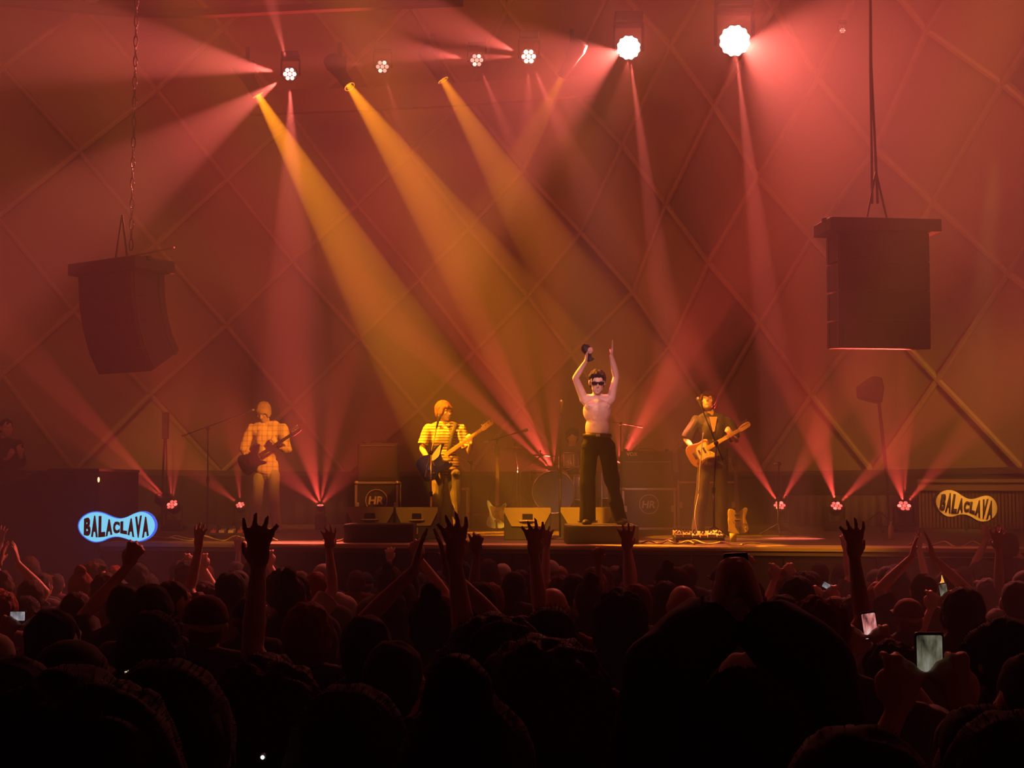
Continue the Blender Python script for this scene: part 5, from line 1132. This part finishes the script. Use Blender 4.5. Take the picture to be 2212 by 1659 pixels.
# the near person with dark sleeves lifted high around the phone
D0 = 2.6; top = at(1605, 1440, D0)
t = thing('person', 'near person in navy sleeves with both arms lifted in a peak, right of centre', 'person', (top.x, D0, floor_z(D0))); O = V(t.location)
L = lambda px, py, D: at(px, py, D) - O
figure(t, dict(head=(0, .0, 1.60), neck=(0, -.01, 1.48), chest=(0, 0, 1.24), pel=(0, 0, .92), shL=(-.18, .0, 1.40), shR=(.18, .0, 1.40), hipL=(-.09, 0, .9), hipR=(.09, 0, .9), knL=(-.1, 0, .48), knR=(.1, 0, .48), anL=(-.1, 0, .09), anR=(.1, 0, .09),
  elL=L(1425, 1450, 2.62), wrL=L(1548, 1335, 2.75), elR=L(1765, 1450, 2.62), wrR=L(1640, 1335, 2.75)), dict(R=rotm(0, -.05), body_R=Matrix(), handL=((.25, .05, 1), (1, .3, 0), .9, 1), handR=((-.25, .05, 1), (-1, .3, 0), .9, -1),
  shirt=cloth['navy'], loose=.03, fold=.012, sleeve=1.95, trousers=cloth['denim'], hair='curly', hair_m=hair_cols['black'], voxel=.011))
placed.append((top.x, D0))
# the rest of the floor, row by row
rnd = random.Random(21)
poses = ['down'] * 24 + ['both', 'right', 'left', 'phone', 'bent', 'clap', 'phoneL', 'bent', 'fistR']
hairs = ['short', 'short', 'mop', 'curly', 'long', 'bun', 'cap', 'crop', 'shag', 'long']; hcs = ['black', 'black', 'brown', 'brown', 'red']
def where(px, D):
    x = 'at left edge' if px < 150 else 'below the blue sign' if px < 350 else 'below the left floor lights' if px < 530 else 'below the blond guitarist' if px < 700 else 'below the left wedges' if px < 880 else 'below the bassist' if px < 1030 else 'below the bright wedge' if px < 1200 else 'below the singer' if px < 1360 else 'below the HR case' if px < 1480 else 'below the right guitarist' if px < 1640 else 'below the right floor lights' if px < 1850 else 'below the floodlight' if px < 2020 else 'below the cream sign' if px < 2160 else 'at the right edge'
    r = 'nearest rows' if D < 5.2 else 'fifth row back' if D < 6.8 else 'middle rows' if D < 8.6 else 'fourth row' if D < 10.3 else 'third row' if D < 12 else 'second row' if D < 13.4 else 'very front'
    return x + ', ' + r
D = 14.0; made = []
while D > 4.2:
    half = .40 * D + .4; x = -half + rnd.uniform(0, .4)
    while x < half:
        yy = D + rnd.uniform(-.22, .22)
        if yy < stage_y(x) - .8 and all((x - a) ** 2 + ((yy - b_) * .9) ** 2 > .47 ** 2 for a, b_ in placed):
            pose = rnd.choice(poses); hs = rnd.choice(hairs); hc = rnd.choice(hcs) if hs != 'cap' else rnd.choice(['black', 'white', 'maroon', 'navy']); sh = rnd.choice(['black', 'black', 'grey', 'maroon', 'navy', 'olive', 'white'] if yy > 7 else ['black', 'navy', 'grey', 'black'])
            if 120 < CX + x * F / yy < 380: pose = 'down'
            if yy < 9.2 and pose not in ('down', 'bent'): pose = 'down'
            px = CX + x * F / yy; h = rnd.uniform(1.58, 1.76)
            py = HOR + (2.0 - (floor_z(yy) + h)) * F / yy
            if keep(px, py, yy): x += .3; continue
            colw = {'black': 'dark', 'brown': 'brown', 'red': 'reddish', 'white': 'white', 'maroon': 'maroon', 'navy': 'navy'}[hc]
            what = ('%s %s person' % (colw, hair_words[hs])) if hs != 'cap' else 'person in %s cap' % colw
            lab = '%s, %s top, %s, %s' % (what, sh, hand_words[pose], where(px, yy))
            k_ = 0
            if lab in labels: lab = ('taller ' if h > 1.68 else 'shorter ') + lab
            if lab in labels: lab = lab.replace(' person', ' straight-standing person', 1)
            person(px, py, pose, hs, hc, rnd.choice([0, 0, 2, 1]), sh, lab, D=yy, yaw=rnd.uniform(-.35, .35)); made.append(yy)
        x += rnd.uniform(.5, .66)
    D -= .66
print('crowd', len(placed))
# stage-pit worker at the right
t = person(2178, 1152, 'phone', 'short', 'brown', 0, 'black', 'photographer at far right whose head stands above the stage edge', D=13.2, near=True)[0]
# ---------------------------------------------------------------- phones and small lights in the crowd
def phone(label, px, py, w_, h_, D, rot=0.0, scr='pink', es=.6, wide=False):
    c = at(px, py, D); k = D / F; t = thing('phone', label, 'phone', c); R = Matrix.Rotation(-rot, 4, 'Y') @ Matrix.Rotation(math.pi / 2, 4, 'X'); t.rotation_euler = (0, 0, 0)
    W2, H2 = w_ * k / 2, h_ * k / 2; rr = min(W2, H2) * .2
    def rect(a, b_, r_): 
        out = []
        for cx, cy, a0 in ((a - r_, b_ - r_, 0), (-a + r_, b_ - r_, 1), (-a + r_, -b_ + r_, 2), (a - r_, -b_ + r_, 3)):
            for q_ in range(4): an = (a0 + q_ / 3) * math.pi / 2; out.append((cx + math.cos(an) * r_, cy + math.sin(an) * r_))
        return out
    b = BM(); prism(b, rect(W2 * 1.1, H2 * 1.1, rr), .009, R, -.009); obj('case', b, dark_plastic, t, smooth=False)
    m = bpy.data.materials.get('screen_' + scr)
    if m is None:
        m = bpy.data.materials.new('screen_' + scr); m.use_nodes = True; n = m.node_tree; n.nodes.clear(); o_ = n.nodes.new('ShaderNodeOutputMaterial'); e = n.nodes.new('ShaderNodeEmission'); tc = n.nodes.new('ShaderNodeTexCoord')
        mp = n.nodes.new('ShaderNodeMapping'); mp.inputs['Scale'].default_value = (45, 1, 14); nz = n.nodes.new('ShaderNodeTexNoise'); nz.inputs['Scale'].default_value = 1.0; nz.inputs['Detail'].default_value = 5; cr = n.nodes.new('ShaderNodeValToRGB')
        sets = {'dim': [(.3, (.01, .01, .02)), (.5, (.02, .02, .04)), (.7, (.03, .03, .06))], 'pink': [(.35, (.02, .01, .02)), (.5, (.75, .22, .2)), (.68, (1, .7, .65))], 'green': [(.35, (.02, .02, .015)), (.5, (.22, .2, .13)), (.72, (.5, .5, .4))], 'white': [(.3, (.05, .05, .07)), (.5, (.5, .45, .5)), (.7, (1, .95, 1))], 'yellow': [(.2, (.9, .5, .15)), (.6, (1, .85, .5)), (.8, (1, .95, .8))]}
        el = cr.color_ramp.elements; ss = sets[scr]; el[0].position = ss[0][0]; el[0].color = (*ss[0][1], 1); el[1].position = ss[2][0]; el[1].color = (*ss[2][1], 1); x_ = el.new(ss[1][0]); x_.color = (*ss[1][1], 1)
        n.links.new(tc.outputs['Object'], mp.inputs[0]); n.links.new(mp.outputs[0], nz.inputs['Vector']); n.links.new(nz.outputs[0], cr.inputs[0]); n.links.new(cr.outputs[0], e.inputs[0]); e.inputs[1].default_value = es; n.links.new(e.outputs[0], o_.inputs[0])
    b = BM(); prism(b, rect(W2 * .97, H2 * .95, rr * .7), .001, R, .0005); obj('screen', b, m, t); return t
for p_ in PHONES: phone(p_[8], p_[0], p_[1], p_[2], p_[3], p_[4], p_[5], p_[6], p_[7])
phone('dark phone gripped between the lifted navy sleeves', 1592, 1238, 48, 78, 2.79, .06, 'dim', .02)
phone('phone with a yellow corner of screen visible at lower left', 284, 1456, 26, 20, 4.0, .3, 'yellow', 1.0)
phone('faint blue-lit phone at the right edge of the crowd', 2182, 1290, 12, 4, 8.5, 0, 'white', .25)
def glow(label, px, py, D, r, col, es, name='phone_light'):
    t = thing(name, label, 'light', at(px, py, D)); b = BM(); lathe(b, [(r * 1.8, -.006), (r * 1.8, 0), (r, .001)], 14, Matrix.Rotation(math.pi / 2, 4, 'X'), True); obj('housing', b, dark_plastic, t)
    b = BM(); ball(b, (0, -.004, 0), (r, r * .5, r)); obj('bulb', b, mat('glow_%s' % label[:6], col, .3, emit=col, es=es, var=0), t, smooth=True)
glow('white dot of light at the bottom left of centre', 568, 1635, 2.2, .0028, (1, .95, .95), 8)
glow('second white dot of light at the bottom, nearer the centre', 793, 1617, 2.3, .0028, (1, .9, .95), 8)
glow('orange glow low at the left between dark figures', 298, 1582, 2.6, .005, (1, .35, .08), 1.2, 'lighter')
t = thing('glow_horn', 'small amber glowing horn shape above the small upright phone at right', 'light', at(2034, 1254, 8.9)); b = BM(); k = 8.9 / F; prism(b, [(-6 * k, -9 * k), (7 * k, -9 * k), (4 * k, 0), (0, 12 * k), (-1 * k, 0)], .01, Matrix.Rotation(math.pi / 2, 4, 'X')); obj('horn', b, mat('horn_glow', (1, .5, .1), .4, emit=(1, .45, .08), es=1.1, var=0), t)
